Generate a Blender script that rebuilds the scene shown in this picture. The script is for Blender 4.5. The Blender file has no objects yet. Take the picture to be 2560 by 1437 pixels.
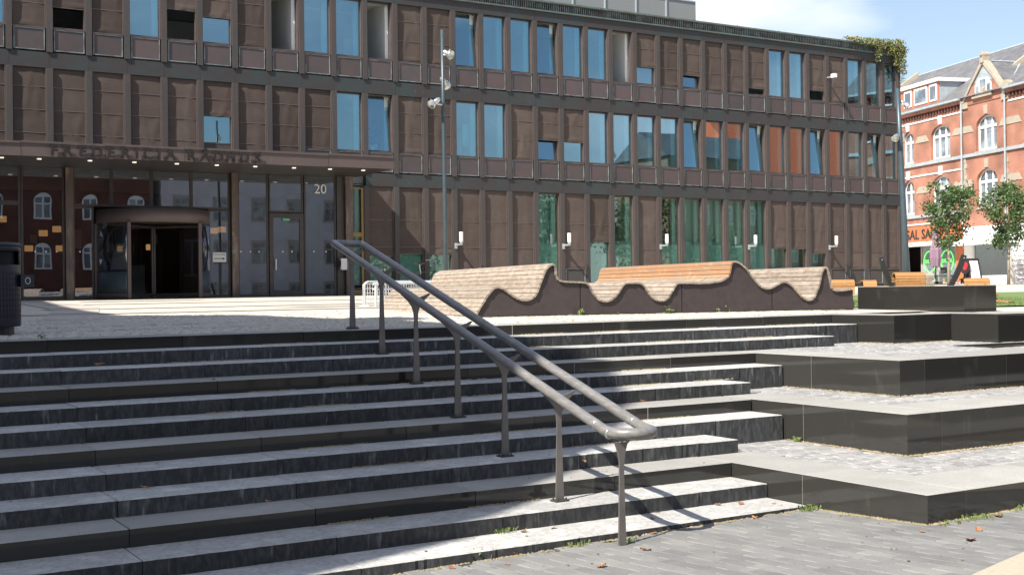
import bpy, math, random
from math import sin, cos, pi, radians
from mathutils import Vector, Matrix, noise
rnd = random.Random(7)
sc = bpy.context.scene
col = sc.collection

# ------------------------------------------------------------------ camera
F_PX, TH, PITCH, ROLL, EZ = 3099.0, 0.53793, 0.004, 0.01112, 2.0
FW = Vector((sin(TH)*cos(PITCH), cos(TH)*cos(PITCH), sin(PITCH)))
RT = Vector((cos(TH), -sin(TH), 0)); UP = RT.cross(FW)
CR = RT*cos(ROLL) - UP*sin(ROLL); CU = UP*cos(ROLL) + RT*sin(ROLL)
EYE = Vector((0, 0, EZ))
cd = bpy.data.cameras.new('camera'); cam = bpy.data.objects.new('camera', cd); col.objects.link(cam)
cam.matrix_world = Matrix(((CR.x, CU.x, -FW.x, 0), (CR.y, CU.y, -FW.y, 0), (CR.z, CU.z, -FW.z, EZ), (0, 0, 0, 1)))
cd.sensor_width = 36; cd.lens = F_PX/2560*36; cd.clip_end = 3000; cd.clip_start = .1
sc.camera = cam

# ------------------------------------------------------------------ sky, sun, exposure
SUNV = Vector((.9, .3, -1)).normalized()          # travel direction of the light
SUN_EL = math.asin(-SUNV.z)
SUN_AZ = math.atan2(-SUNV.x, -SUNV.y)             # clockwise from +Y
w = bpy.data.worlds.new('World'); sc.world = w; w.use_nodes = True
nt = w.node_tree; nt.nodes.clear()
def wn(t): return nt.nodes.new(t)
out = wn('ShaderNodeOutputWorld'); bg = wn('ShaderNodeBackground'); sky = wn('ShaderNodeTexSky')
sky.sky_type = 'NISHITA'; sky.sun_disc = False; sky.sun_elevation = SUN_EL; sky.sun_rotation = SUN_AZ
sky.air_density = 1.0; sky.dust_density = 1.0; sky.ozone_density = 1.0; sky.altitude = 10
tc = wn('ShaderNodeTexCoord'); mp = wn('ShaderNodeMapping'); mp.inputs['Scale'].default_value = (1, 1, 2.2)
mp.inputs['Location'].default_value = (2.99967, 3.18977, 9.77603)
nz = wn('ShaderNodeTexNoise'); nz.inputs['Scale'].default_value = 2.6; nz.inputs['Detail'].default_value = 7; nz.inputs['Roughness'].default_value = .52
cr = wn('ShaderNodeValToRGB'); cr.color_ramp.elements[0].position = .525; cr.color_ramp.elements[1].position = .70
mx = wn('ShaderNodeMix'); mx.data_type = 'RGBA'
gm = wn('ShaderNodeMix'); gm.data_type = 'RGBA'; gm.inputs[0].default_value = .30
nt.links.new(tc.outputs['Generated'], mp.inputs[0]); nt.links.new(mp.outputs[0], nz.inputs[0]); nt.links.new(nz.outputs[0], cr.inputs[0])
cr.color_ramp.elements[0].color = (.12,.12,.12,1); nt.links.new(cr.outputs[0], mx.inputs[0])
nt.links.new(sky.outputs[0], mx.inputs[6]); mx.inputs[7].default_value = (7.4, 7.6, 8.2, 1)
nt.links.new(mx.outputs[2], bg.inputs[0]); bg.inputs[1].default_value = .082
nt.links.new(bg.outputs[0], out.inputs[0])
sd = bpy.data.lights.new('sun', 'SUN'); sd.energy = 5.0; sd.angle = radians(.5); sd.color = (1, .94, .84)
so = bpy.data.objects.new('sun', sd); col.objects.link(so)
so.rotation_euler = SUNV.to_track_quat('-Z', 'Y').to_euler(); so.location = (-20, -10, 40)
sc.view_settings.view_transform = 'Standard'; sc.view_settings.look = 'None'
sc.view_settings.exposure = 1.0; sc.view_settings.gamma = 1; sc.view_settings.use_curve_mapping = False

# ------------------------------------------------------------------ picture-to-place helpers
def ray(x, y): return FW + CR*((x-1280)/F_PX) - CU*((y-718.5)/F_PX)
def hY(x, y, Y): d = ray(x, y); return EYE + d*(Y/d.y)
def hX(x, y, X): d = ray(x, y); return EYE + d*(X/d.x)
def hP(x, y, P, n): d = ray(x, y); return EYE + d*((Vector(P)-EYE).dot(n)/d.dot(n))
def hD(x, y, D): return hP(x, y, EYE + FW*D, FW)
SF = .00485
def plz(x, y): return min(1.391 + SF*min(x, 90) + .0114*min(y, 80), 2.75)
def hPlaza(x, y):
    d = ray(x, y); t = (1.391-EZ)/(d.z - SF*d.x - .0114*d.y); return EYE + d*t
def gz(x, y): return .25 + .019*max(min(x, 12), -6) - .04*max(min(y, 9), 0)
YK = [8.045, 8.557, 9.053, 9.541, 10.050, 10.558, 11.071, 11.586, 12.098, 12.624, 13.142, 13.664]
ZK = [.0636, .1928, .3297, .4624, .5968, .7329, .8700, 1.0032, 1.1373, 1.2768, 1.4119, 1.5470]
def tz(k, x): return ZK[k-1] + SF*x

# ------------------------------------------------------------------ mesh and object helpers
class MB:
    def __init__(s): s.v = []; s.f = []; s.m = []
    def add(s, vs, fs, m=0):
        o = len(s.v); s.v += [tuple(p) for p in vs]
        for f in fs: s.f.append([i+o for i in f]); s.m.append(m)
        return s
    def box(s, x0, x1, y0, y1, z0, z1, m=0):
        return s.add([(x0,y0,z0),(x1,y0,z0),(x1,y1,z0),(x0,y1,z0),(x0,y0,z1),(x1,y0,z1),(x1,y1,z1),(x0,y1,z1)],
              [(0,3,2,1),(4,5,6,7),(0,1,5,4),(1,2,6,5),(2,3,7,6),(3,0,4,7)], m)
    def prism(s, pts, axis, a, b, m=0):
        # pts: polygon (p,q); axis 'x': (a,p,q) 'y': (p,a,q) 'z': (p,q,a)
        def P(p, t): return {'x': (t,p[0],p[1]), 'y': (p[0],t,p[1]), 'z': (p[0],p[1],t)}[axis]
        n = len(pts)
        s.add([P(p, a) for p in pts]+[P(p, b) for p in pts],
              [list(range(n))[::-1], list(range(n, 2*n))]+[(i,(i+1)%n,(i+1)%n+n,i+n) for i in range(n)], m)
        return s
    def tube(s, path, r, n=12, closed=False, m=0, cap=True):
        path = [Vector(p) for p in path]; N = len(path); rings = []
        up = Vector((0,0,1))
        for i, p in enumerate(path):
            a = path[(i-1) % N] if (closed or i > 0) else p; b = path[(i+1) % N] if (closed or i < N-1) else p
            d1 = (p-a).normalized() if (p-a).length > 1e-6 else (b-p).normalized()
            d2 = (b-p).normalized() if (b-p).length > 1e-6 else d1
            t = (d1+d2).normalized() if (d1+d2).length > 1e-6 else d1
            u = up if abs(t.z) < .95 else Vector((0,1,0))
            e1 = t.cross(u).normalized(); e2 = e1.cross(t)
            k = 1/max(.4, t.dot(d1))
            rr = r[i] if isinstance(r, (list, tuple)) else r
            # mitre stretch lies in the bend plane
            bend = (d2-d1); bd = bend.normalized() if bend.length > 1e-4 else None
            ring = []
            for j in range(n):
                q = e1*cos(2*pi*j/n)*rr + e2*sin(2*pi*j/n)*rr
                if bd is not None:
                    bb = (bd - t*bd.dot(t));
                    if bb.length > 1e-5: bb.normalize(); q += bb*(q.dot(bb)*(k-1))
                ring.append(p+q)
            rings.append(ring)
        vs = [q for rg in rings for q in rg]; fs = []
        for i in range(N if closed else N-1):
            for j in range(n):
                a = i*n+j; b = i*n+(j+1) % n; c = ((i+1) % N)*n+(j+1) % n; d = ((i+1) % N)*n+j
                fs.append((a, b, c, d))
        if cap and not closed: fs += [list(range(n))[::-1], list(range((N-1)*n, N*n))]
        return s.add(vs, fs, m)
    def lathe(s, prof, n=24, c=(0,0,0), m=0):
        vs = []; fs = []
        for (r, z) in prof:
            for j in range(n): vs.append((c[0]+r*cos(2*pi*j/n), c[1]+r*sin(2*pi*j/n), c[2]+z))
        for i in range(len(prof)-1):
            for j in range(n): fs.append((i*n+j, i*n+(j+1) % n, (i+1)*n+(j+1) % n, (i+1)*n+j))
        return s.add(vs, fs, m)
    def mesh(s, name, mats, smooth=False):
        me = bpy.data.meshes.new(name); me.from_pydata(s.v, [], s.f)
        for m in (mats if isinstance(mats, (list, tuple)) else [mats]): me.materials.append(m)
        if any(s.m): me.polygons.foreach_set('material_index', s.m)
        if smooth: me.polygons.foreach_set('use_smooth', [True]*len(me.polygons))
        me.update(); return me
    def build(s, name, mats, parent=None, smooth=False, mw=None):
        return place(name, s.mesh(name, mats, smooth), parent, mw)
def place(name, me, parent=None, mw=None):
    o = bpy.data.objects.new(name, me); col.objects.link(o)
    if parent: o.parent = parent
    if mw is not None: o.matrix_local = mw
    return o
def tag(o, label=None, cat=None, group=None, kind=None):
    if label: o['label'] = label
    if cat: o['category'] = cat
    if group: o['group'] = group
    if kind: o['kind'] = kind
    return o
def thing(name, label, cat, loc=(0,0,0), rz=0, group=None):
    o = bpy.data.objects.new(name, None); col.objects.link(o); o.location = loc; o.rotation_euler = (0,0,rz)
    o.empty_display_size = .2
    return tag(o, label, cat, group)
def struct(o): o['kind'] = 'structure'; return o
def box_obj(name, mats, parent, *a): return MB().box(*a).build(name, mats, parent)
def copy_tree(o, parent=None):
    c = o.copy(); col.objects.link(c)
    if parent: c.parent = parent
    for ch in [x for x in bpy.data.objects if x.parent == o]: copy_tree(ch, c)
    return c

# ------------------------------------------------------------------ materials
def mat(name, base, rough=.7, metal=0, c2=None, ns=3, lo=.35, hi=.65, det=5, c3=None, ns3=8, lo3=.55, hi3=.7,
        sc3=None, rv=0, bump=0, bs=60, spec=.5, nscale=None, coat=0, wave=None, rvar=0, tex='pos'):
    m = bpy.data.materials.new(name); m.use_nodes = True; t = m.node_tree; N = t.nodes; L = t.links
    b = N['Principled BSDF']; b.inputs['Roughness'].default_value = rough; b.inputs['Metallic'].default_value = metal
    b.inputs['Specular IOR Level'].default_value = spec
    if coat: b.inputs['Coat Weight'].default_value = coat; b.inputs['Coat Roughness'].default_value = .05
    base = tuple(base)+(1,)
    if tex == 'pos': g = N.new('ShaderNodeNewGeometry').outputs['Position']
    else: g = N.new('ShaderNodeTexCoord').outputs['Object']
    def nz(scale, vec=None, d=5):
        mp = N.new('ShaderNodeMapping'); L.new(g, mp.inputs[0])
        if vec: mp.inputs['Scale'].default_value = vec
        n = N.new('ShaderNodeTexNoise'); n.inputs['Scale'].default_value = scale; n.inputs['Detail'].default_value = d
        n.inputs['Roughness'].default_value = .6; L.new(mp.outputs[0], n.inputs[0]); return n.outputs[0]
    def mixc(f, a, c):
        x = N.new('ShaderNodeMix'); x.data_type = 'RGBA'; L.new(f, x.inputs[0])
        if isinstance(a, tuple): x.inputs[6].default_value = a
        else: L.new(a, x.inputs[6])
        x.inputs[7].default_value = c; return x.outputs[2]
    def ramp(f, lo, hi):
        r = N.new('ShaderNodeMapRange'); r.inputs[1].default_value = lo; r.inputs[2].default_value = hi; L.new(f, r.inputs[0]); return r.outputs[0]
    cur = base
    if c2: cur = mixc(ramp(nz(ns, nscale, det), lo, hi), cur, tuple(c2)+(1,))
    if c3: cur = mixc(ramp(nz(ns3, sc3, 4), lo3, hi3), cur, tuple(c3)+(1,))
    if rv:
        oi = N.new('ShaderNodeObjectInfo'); h = N.new('ShaderNodeHueSaturation')
        r = N.new('ShaderNodeMapRange'); r.inputs[3].default_value = 1-rv; r.inputs[4].default_value = 1+rv
        L.new(oi.outputs['Random'], r.inputs[0]); L.new(r.outputs[0], h.inputs['Value'])
        if isinstance(cur, tuple): h.inputs['Color'].default_value = cur
        else: L.new(cur, h.inputs['Color'])
        cur = h.outputs[0]
    if isinstance(cur, tuple): b.inputs['Base Color'].default_value = cur
    else: L.new(cur, b.inputs['Base Color'])
    if rvar:
        r = N.new('ShaderNodeMapRange'); r.inputs[1].default_value = .3; r.inputs[2].default_value = .7
        r.inputs[3].default_value = max(0, rough-rvar); r.inputs[4].default_value = rough+rvar
        L.new(nz(ns*2.3), r.inputs[0]); L.new(r.outputs[0], b.inputs['Roughness'])
    if bump:
        bm = N.new('ShaderNodeBump'); bm.inputs['Strength'].default_value = bump; bm.inputs['Distance'].default_value = .01
        L.new(nz(bs), bm.inputs['Height']); L.new(bm.outputs[0], b.inputs['Normal'])
    return m
def emis(name, c, s):
    m = bpy.data.materials.new(name); m.use_nodes = True; b = m.node_tree.nodes['Principled BSDF']
    b.inputs['Base Color'].default_value = (*c, 1); b.inputs['Emission Color'].default_value = (*c, 1); b.inputs['Emission Strength'].default_value = s
    return m
def glass(name, tint, refl, base=.12, wob=0.0, gcol=(1,1,1)):
    m = bpy.data.materials.new(name); m.use_nodes = True; t = m.node_tree; N = t.nodes; L = t.links
    for n in list(N): N.remove(n)
    o = N.new('ShaderNodeOutputMaterial'); mx = N.new('ShaderNodeMixShader'); tr = N.new('ShaderNodeBsdfTransparent'); gl = N.new('ShaderNodeBsdfGlossy')
    tr.inputs[0].default_value = (*tint, 1); gl.inputs[0].default_value = (*gcol, 1); gl.inputs['Roughness'].default_value = 0.0
    lw = N.new('ShaderNodeLayerWeight'); lw.inputs[0].default_value = .35
    mr = N.new('ShaderNodeMapRange'); mr.inputs[3].default_value = base; mr.inputs[4].default_value = refl; L.new(lw.outputs['Facing'], mr.inputs[0])
    L.new(mr.outputs[0], mx.inputs[0]); L.new(tr.outputs[0], mx.inputs[1]); L.new(gl.outputs[0], mx.inputs[2]); L.new(mx.outputs[0], o.inputs[0])
    if wob:
        g = N.new('ShaderNodeNewGeometry'); n = N.new('ShaderNodeTexNoise'); n.inputs['Scale'].default_value = .9; n.inputs['Detail'].default_value = 1
        bm = N.new('ShaderNodeBump'); bm.inputs['Strength'].default_value = wob; bm.inputs['Distance'].default_value = .02
        L.new(g.outputs['Position'], n.inputs[0]); L.new(n.outputs[0], bm.inputs['Height']); L.new(bm.outputs[0], gl.inputs['Normal'])
    return m

m_black = mat('polished_black_granite', (.025,.0248,.0235), .075, c2=(.040,.0385,.035), ns=220, lo=.45, hi=.8, det=2, c3=(.09,.085,.075), ns3=5, lo3=.62, hi3=1.0, sc3=(1,1,.35), spec=.45, rvar=.03, rv=.3)
m_flame = mat('flamed_granite', (.27,.262,.245), .8, c2=(.33,.32,.298), ns=1.6, c3=(.13,.13,.125), ns3=90, lo3=.5, hi3=.75, bump=.25, bs=220, rv=.12)
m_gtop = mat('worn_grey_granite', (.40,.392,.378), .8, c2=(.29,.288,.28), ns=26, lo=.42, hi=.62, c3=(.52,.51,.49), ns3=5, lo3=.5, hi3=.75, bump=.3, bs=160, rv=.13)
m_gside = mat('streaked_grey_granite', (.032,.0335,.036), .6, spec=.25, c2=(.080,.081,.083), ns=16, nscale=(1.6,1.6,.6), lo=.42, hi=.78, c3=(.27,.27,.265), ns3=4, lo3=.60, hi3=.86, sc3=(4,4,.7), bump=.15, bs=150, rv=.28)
m_mortar = mat('light_joint_mortar', (.34,.32,.28), .9)
m_bed = mat('joint_sand', (.10,.075,.055), .95, c2=(.14,.11,.08), ns=8)
m_paver = mat('grey_concrete_paver', (.150,.150,.150), .85, c2=(.20,.197,.19), ns=2.2, c3=(.10,.10,.10), ns3=120, lo3=.5, hi3=.8, rv=.13, bump=.3, bs=260)
m_psand = mat('sandy_joint', (.085,.083,.078), .95, c2=(.115,.112,.105), ns=5, lo=.45, hi=.6)
m_sett = mat('grey_granite_sett', (.25,.25,.255), .75, c2=(.31,.30,.285), ns=9, c3=(.18,.18,.185), ns3=60, lo3=.5, hi3=.8, rv=.18, bump=.4, bs=120)
m_psett = mat('pale_granite_sett', (.44,.41,.355), .8, c2=(.50,.47,.41), ns=14, lo=.4, hi=.6, c3=(.33,.30,.26), ns3=26, lo3=.56, hi3=.7, bump=.4, bs=60)
m_pband = mat('purple_grey_slab', (.37,.335,.30), .8, c2=(.41,.37,.335), ns=3, bump=.2, bs=80)
m_plaza = mat('pale_plaza_paving', (.44,.405,.345), .85, c2=(.50,.46,.395), ns=10, lo=.4, hi=.6, c3=(.36,.33,.28), ns3=22, lo3=.56, hi3=.7, bump=.6, bs=26)
m_beige = mat('sandy_asphalt', (.34,.295,.23), .9, c2=(.40,.35,.28), ns=30, bump=.3, bs=200)
m_cop = mat('brown_oxidised_copper', (.074,.062,.060), .6, .2, spec=.3, c2=(.058,.060,.062), ns=.9, nscale=(1,1,1.4), lo=.42, hi=.66, c3=(.090,.070,.064), ns3=5, lo3=.55, hi3=.75, sc3=(2,2,.3))
m_band = mat('stained_copper_band', (.052,.047,.049), .6, .2, spec=.3, c2=(.045,.056,.058), ns=1.15, lo=.44, hi=.6, c3=(.13,.155,.155), ns3=5, lo3=.66, hi3=.76, sc3=(1.2,1,1.5))
m_span = mat('copper_spandrel_sheet', (.098,.074,.072), .45, .2, spec=.3, c2=(.078,.070,.073), ns=1.3, lo=.4, hi=.62, c3=(.105,.075,.082), ns3=2, lo3=.5, hi3=.7, rv=.12)
m_trim = mat('green_grey_trim', (.23,.265,.27), .55, .3, c2=(.12,.12,.12), ns=3, lo=.42, hi=.6)
m_verd = mat('verdigris_edge', (.085,.13,.118), .7, c2=(.09,.085,.08), ns=2.5, lo=.45, hi=.62)
m_frame = mat('brown_window_frame', (.115,.088,.08), .45, .3, c2=(.095,.07,.065), ns=4)
m_blind = mat('brown_sun_cloth', (.090,.070,.062), .9, spec=.15, c2=(.077,.060,.053), ns=30, nscale=(.1,1,1.6), lo=.4, hi=.6, c3=(.108,.087,.078), ns3=.8, lo3=.5, hi3=.8, rv=.20)
m_batten = mat('blind_batten_metal', (.15,.122,.11), .5, .2)
m_glass = glass('blue_office_glass', (.62,.84,.88), .55, .24, gcol=(.60,.82,.95), wob=.05)
m_gglass = glass('greenish_ground_glass', (.76,.88,.85), .42, .10, gcol=(.85,.92,.90), wob=.06)
m_eglass = glass('entrance_glass', (.55,.58,.60), .5, .22, gcol=(.85,.9,1.0), wob=.06)
m_iglass = glass('inner_glass', (.6,.62,.63), .25, .03)
m_frost = mat('frosted_film', (.34,.44,.425), .35, c2=(.29,.39,.38), ns=1.2)
m_white = mat('white_interior_wall', (.80,.80,.78), .8)
m_litroom = mat('lit_room_teal', (.50,.60,.57), .9, c2=(.42,.52,.50), ns=14, nscale=(3,1,.1))  # teal brightness of a lit room, put into the colour of a sheet
m_curt = mat('pale_curtain', (.72,.78,.74), .9, c2=(.55,.62,.6), ns=16, nscale=(3,3,.05))
m_ceil = mat('office_ceiling', (.62,.62,.60), .9)
m_carp = mat('office_floor', (.20,.22,.24), .9)
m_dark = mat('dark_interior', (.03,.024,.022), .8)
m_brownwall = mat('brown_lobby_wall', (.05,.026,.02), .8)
m_anth = mat('anthracite_metal', (.055,.048,.047), .42, .4, c2=(.075,.062,.058), ns=3)
m_fascia = mat('canopy_copper', (.105,.077,.072), .55, .2, c2=(.09,.068,.066), ns=1.1, c3=(.15,.125,.115), ns3=6, lo3=.64, hi3=.8, sc3=(2,2,.3))
m_soff = mat('dark_soffit', (.03,.024,.023), .6)
m_letter = mat('bronze_letter', (.028,.024,.023), .4, .4)
m_patina = mat('patinated_pillar', (.11,.08,.07), .5, .3, c2=(.30,.22,.17), ns=2, lo=.5, hi=.75, nscale=(2,2,.4), c3=(.22,.30,.25), ns3=3, lo3=.58, hi3=.8)
m_gold = mat('brass_frame', (.25,.16,.06), .4, .5)
m_pole = mat('blue_grey_pole_paint', (.048,.072,.088), .4, .2, c2=(.058,.083,.10), ns=5)
m_alu = mat('bright_spot_housing', (.62,.63,.63), .3, .85)
m_lens = mat('lamp_lens', (.7,.7,.62), .15)
m_opal = mat('opal_lamp_tube', (.80,.74,.76), .3)
m_galv = mat('galvanised_arm', (.50,.55,.55), .4, .6)
m_wood = mat('weathered_plank', (.225,.178,.140), .75, c2=(.32,.275,.23), ns=3, nscale=(2,2,6), lo=.4, hi=.62, c3=(.17,.115,.078), ns3=14, lo3=.58, hi3=.72, sc3=(5,.6,5), rv=.16, bump=.3, bs=90)
m_woodO = mat('fresh_orange_plank', (.40,.19,.065), .6, c2=(.33,.155,.055), ns=4, c3=(.42,.25,.12), ns3=8, rv=.12, bump=.2, bs=60)
m_woodB = mat('orange_tinted_plank', (.33,.175,.085), .7, c2=(.27,.17,.11), ns=3, nscale=(2,.6,6), lo=.42, hi=.6, c3=(.37,.25,.16), ns3=9, rv=.14, bump=.2, bs=60)
m_panel = mat('dark_plywood_panel', (.040,.030,.031), .55, c2=(.050,.038,.038), ns=8, c3=(.15,.14,.13), ns3=42, lo3=.74, hi3=.8, sc3=(1,1,.5))
m_rail = mat('worn_wood_rail', (.140,.136,.134), .38, spec=.6, c2=(.20,.192,.184), ns=14, nscale=(2,.5,2), lo=.4, hi=.65, c3=(.13,.12,.115), ns3=30, lo3=.55, hi3=.75, sc3=(3,.6,3), bump=.2, bs=70)
m_post = mat('bronzed_steel_post', (.175,.162,.155), .5, .4, c2=(.14,.13,.125), ns=5)
m_plate = mat('dark_steel_plate', (.07,.07,.072), .5, .5)
m_bin = mat('blue_black_bin_metal', (.022,.026,.038), .42, .2, c2=(.03,.032,.042), ns=3)
m_binhole = mat('bin_slot_black', (.006,.006,.007), .8)
m_leaf1 = mat('fallen_leaf_brown', (.38,.17,.08), .8, c2=(.24,.10,.05), ns=20, rv=.35)
m_weed = mat('weed_green', (.085,.135,.03), .7, c2=(.14,.175,.05), ns=10)
m_moss = mat('moss_and_grit', (.19,.165,.09), .95, c2=(.27,.205,.14), ns=6, lo=.45, hi=.6)
m_grass = mat('lawn_green', (.09,.15,.04), .9, c2=(.13,.19,.06), ns=1.5, c3=(.16,.19,.08), ns3=12, bump=.5, bs=60)
m_foli = mat('tree_leaf', (.060,.115,.028), .6, c2=(.038,.07,.022), ns=2.2, lo=.4, hi=.62, c3=(.12,.16,.05), ns3=5, lo3=.58, hi3=.75)
m_ivy = mat('ivy_leaf', (.14,.18,.045), .6, c2=(.24,.17,.07), ns=3, lo=.45, hi=.65, c3=(.07,.12,.03), ns3=7)
m_bark = mat('pale_bark', (.36,.31,.24), .85, c2=(.26,.22,.17), ns=9)
m_slate = mat('mottled_slate', (.10,.10,.11), .6, c2=(.145,.142,.147), ns=1.2, nscale=(1,1,2.2), lo=.4, hi=.6, c3=(.23,.215,.195), ns3=2.2, lo3=.62, hi3=.7, sc3=(1,1,3))
m_stone = mat('sandstone_trim', (.37,.325,.26), .85, c2=(.30,.265,.21), ns=4)
m_wpaint = mat('white_paint', (.68,.68,.67), .5)
m_zinc = mat('zinc_sheet', (.42,.47,.50), .5, .3, c2=(.33,.38,.41), ns=3)
m_redp = mat('red_painted_wood', (.42,.14,.08), .6)
m_orange = mat('orange_shop_paint', (.50,.13,.045), .6, c2=(.45,.14,.055), ns=2)
m_shopw = mat('white_shop_paint', (.78,.79,.80), .6)
m_shopg = mat('pale_grey_plinth', (.46,.50,.56), .6)
m_wglass = mat('old_window_glass', (.10,.12,.15), .06, spec=1.0, c2=(.26,.30,.33), ns=.7, lo=.45, hi=.6)
m_neon = emis('green_neon', (.18,.95,.16), .6)
m_ink = mat('black_sign_ink', (.02,.02,.022), .6)
m_pst = mat('poster_green', (.03,.10,.09), .5)
m_para = mat('purple_parasol_cloth', (.25,.16,.22), .85)
m_blk = mat('black_paint', (.02,.02,.022), .45)
m_warm = emis('warm_lampshade', (1.0,.50,.18), .55)
m_spot = emis('soffit_downlight', (.9,.8,.66), .5)
m_wire = mat('galvanised_wire', (.66,.68,.69), .4, .5)
m_pink = mat('rosa_print', (.5,.3,.3), .6)

# brick material with courses (courses and mortar are a few millimetres; seen from 80 m)
def brickmat(name, c1, c2, mortar, rot=False):
    m = bpy.data.materials.new(name); m.use_nodes = True; t = m.node_tree; N = t.nodes; L = t.links; b = N['Principled BSDF']
    g = N.new('ShaderNodeTexCoord'); mp = N.new('ShaderNodeMapping'); mp.inputs['Rotation'].default_value = (pi/2, 0, 0)
    bt = N.new('ShaderNodeTexBrick'); bt.inputs['Color1'].default_value = (*c1,1); bt.inputs['Color2'].default_value = (*c2,1); bt.inputs['Mortar'].default_value = (*mortar,1)
    bt.inputs['Scale'].default_value = 1; bt.inputs['Brick Width'].default_value = .24; bt.inputs['Row Height'].default_value = .075; bt.inputs['Mortar Size'].default_value = .008; bt.inputs['Bias'].default_value = -.1
    L.new(g.outputs['Object'], mp.inputs[0]); L.new(mp.outputs[0], bt.inputs[0])
    n = N.new('ShaderNodeTexNoise'); n.inputs['Scale'].default_value = .6; n.inputs['Detail'].default_value = 6; L.new(g.outputs['Object'], n.inputs[0])
    h = N.new('ShaderNodeHueSaturation'); r = N.new('ShaderNodeMapRange'); r.inputs[1].default_value = .3; r.inputs[2].default_value = .7; r.inputs[3].default_value = .6; r.inputs[4].default_value = 1.35
    L.new(n.outputs[0], r.inputs[0]); L.new(r.outputs[0], h.inputs['Value']); L.new(bt.outputs[0], h.inputs['Color']); L.new(h.outputs[0], b.inputs['Base Color'])
    b.inputs['Roughness'].default_value = .9; return m
m_brick = brickmat('red_brick', (.33,.110,.062), (.26,.085,.05), (.34,.27,.22))
m_brick2 = brickmat('dark_red_brick', (.11,.032,.022), (.085,.026,.018), (.1,.075,.06))

# ================================================================== GROUND
def sheet(name, xs, ys, zf, m, parent=None):
    mb = MB(); vs = [(x, y, zf(x, y)) for y in ys for x in xs]; n = len(xs)
    mb.add(vs, [(j*n+i, j*n+i+1, (j+1)*n+i+1, (j+1)*n+i) for j in range(len(ys)-1) for i in range(n-1)])
    return mb.build(name, m, parent)
pav = struct(sheet('pavement', [-300,-60,-10,-6,0,6,12,30,120,400], [-300,-60,-10,0,4,9,9.6], lambda x, y: gz(x, y)-.012, m_psand))
pav['label'] = 'grey paved ground in front of the stairs'
plaza = struct(sheet('plaza', [-300,-40,0,10,20,40,90,200,700], [13.9,16,20,30,43,60,80,200,900], lambda x, y: plz(x, y)-.006, m_plaza))
plaza['label'] = 'pale paved square in front of the town hall'
far = struct(sheet('far_ground', [16,60,90,200,700], [-300,0,8,13.9], lambda x, y: plz(x, y)-.02, m_plaza))

# tile fields -------------------------------------------------------
def rowfill(x0, x1, y0, y1, lw, rw, gap, jit, jlen, shift=True):
    res = []; y = y0; r = 0
    while y < y1-.03:
        h = min(rw*(1+rnd.uniform(-jit, jit)), y1-y); x = x0 - (lw*.5 if (shift and r % 2) else 0) - rnd.uniform(0, lw*.1)
        while x < x1-.02:
            l = lw*(1+rnd.uniform(-jlen, jlen)); a, b = max(x, x0), min(x+l, x1)
            if b-a > .03: res.append((a+gap/2, b-gap/2, y+gap/2, y+h-gap/2))
            x += l
        y += h; r += 1
    return res
def tilebox(mb, a, b, c, d, z, th=.05, ch=.006, tilt=.003, m=0, wob=.0):
    dz = [z+rnd.uniform(-tilt, tilt) for _ in range(4)]
    def w(): return rnd.uniform(-wob, wob)
    t = [(a+ch+w(), c+ch+w(), dz[0]), (b-ch+w(), c+ch+w(), dz[1]), (b-ch+w(), d-ch+w(), dz[2]), (a+ch+w(), d-ch+w(), dz[3])]
    q = [(a, c, dz[0]-ch), (b, c, dz[1]-ch), (b, d, dz[2]-ch), (a, d, dz[3]-ch)]
    u = [(a, c, z-th), (b, c, z-th), (b, d, z-th), (a, d, z-th)]
    mb.add(t+q+u, [(0,1,2,3)]+[(i+4, (i+1)%4+4, (i+1)%4, i) for i in range(4)]+[(i+8, (i+1)%4+8, (i+1)%4+4, i+4) for i in range(4)], m)
def in_frame(x, y, z, mg=40):
    v = Vector((x, y, z))-EYE; d = v.dot(FW)
    if d < .5: return False
    px = 1280+F_PX*v.dot(CR)/d; py = 718.5-F_PX*v.dot(CU)/d
    return -mg < px < 2560+mg and -mg < py < 1437+mg
def field(tiles, parent, name, m, zf, keep, maxn=300, **kw):
    tiles = [t for t in tiles if keep((t[0]+t[1])/2, (t[2]+t[3])/2)]
    tiles.sort(key=lambda t: (not in_frame((t[0]+t[1])/2, (t[2]+t[3])/2, zf((t[0]+t[1])/2, (t[2]+t[3])/2), 5), (t[0]+t[1])**2+(t[2]+t[3])**2))
    bases = {}
    for i, t in enumerate(tiles[:maxn]):
        cx, cy = (t[0]+t[1])/2, (t[2]+t[3])/2; lx, ly = t[1]-t[0], t[3]-t[2]
        key = (round(lx*25), round(ly*25), i % 3)
        if key not in bases:
            mb = MB(); tilebox(mb, -lx/2, lx/2, -ly/2, ly/2, 0, **kw); bases[key] = (mb.mesh(name, m), lx, ly)
        me, bx, by = bases[key]
        sx = (zf(cx+.1, cy)-zf(cx-.1, cy))/.2; sy = (zf(cx, cy+.1)-zf(cx, cy-.1))/.2
        mw = Matrix(((lx/bx,0,0,cx),(0,ly/by,0,cy),(sx*lx/bx, sy*ly/by, 1, zf(cx, cy)+rnd.uniform(-.002,.003)),(0,0,0,1)))
        place(name, me, parent, mw)
    rest = tiles[maxn:]
    if rest:
        mb = MB()
        for t in rest: tilebox(mb, *t, zf((t[0]+t[1])/2, (t[2]+t[3])/2)+rnd.uniform(-.002,.003), **kw)
        o = mb.build(name+'_field', m, parent); o['kind'] = 'stuff'

# pavers in the foreground, laid in rows turned a little off the stairs
PA = radians(6.0)
def rot(x, y): return (x*cos(PA)-y*sin(PA), x*sin(PA)+y*cos(PA))
tl = rowfill(3.2, 9.4, -8.9, -4.1, .0, .0, 0, 0, 0) if False else []
mbp = []
u = .2
tiles = rowfill(4.2, 9.2, -10.5, -2.2, .285, .142, .010, .0, .0)
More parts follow.
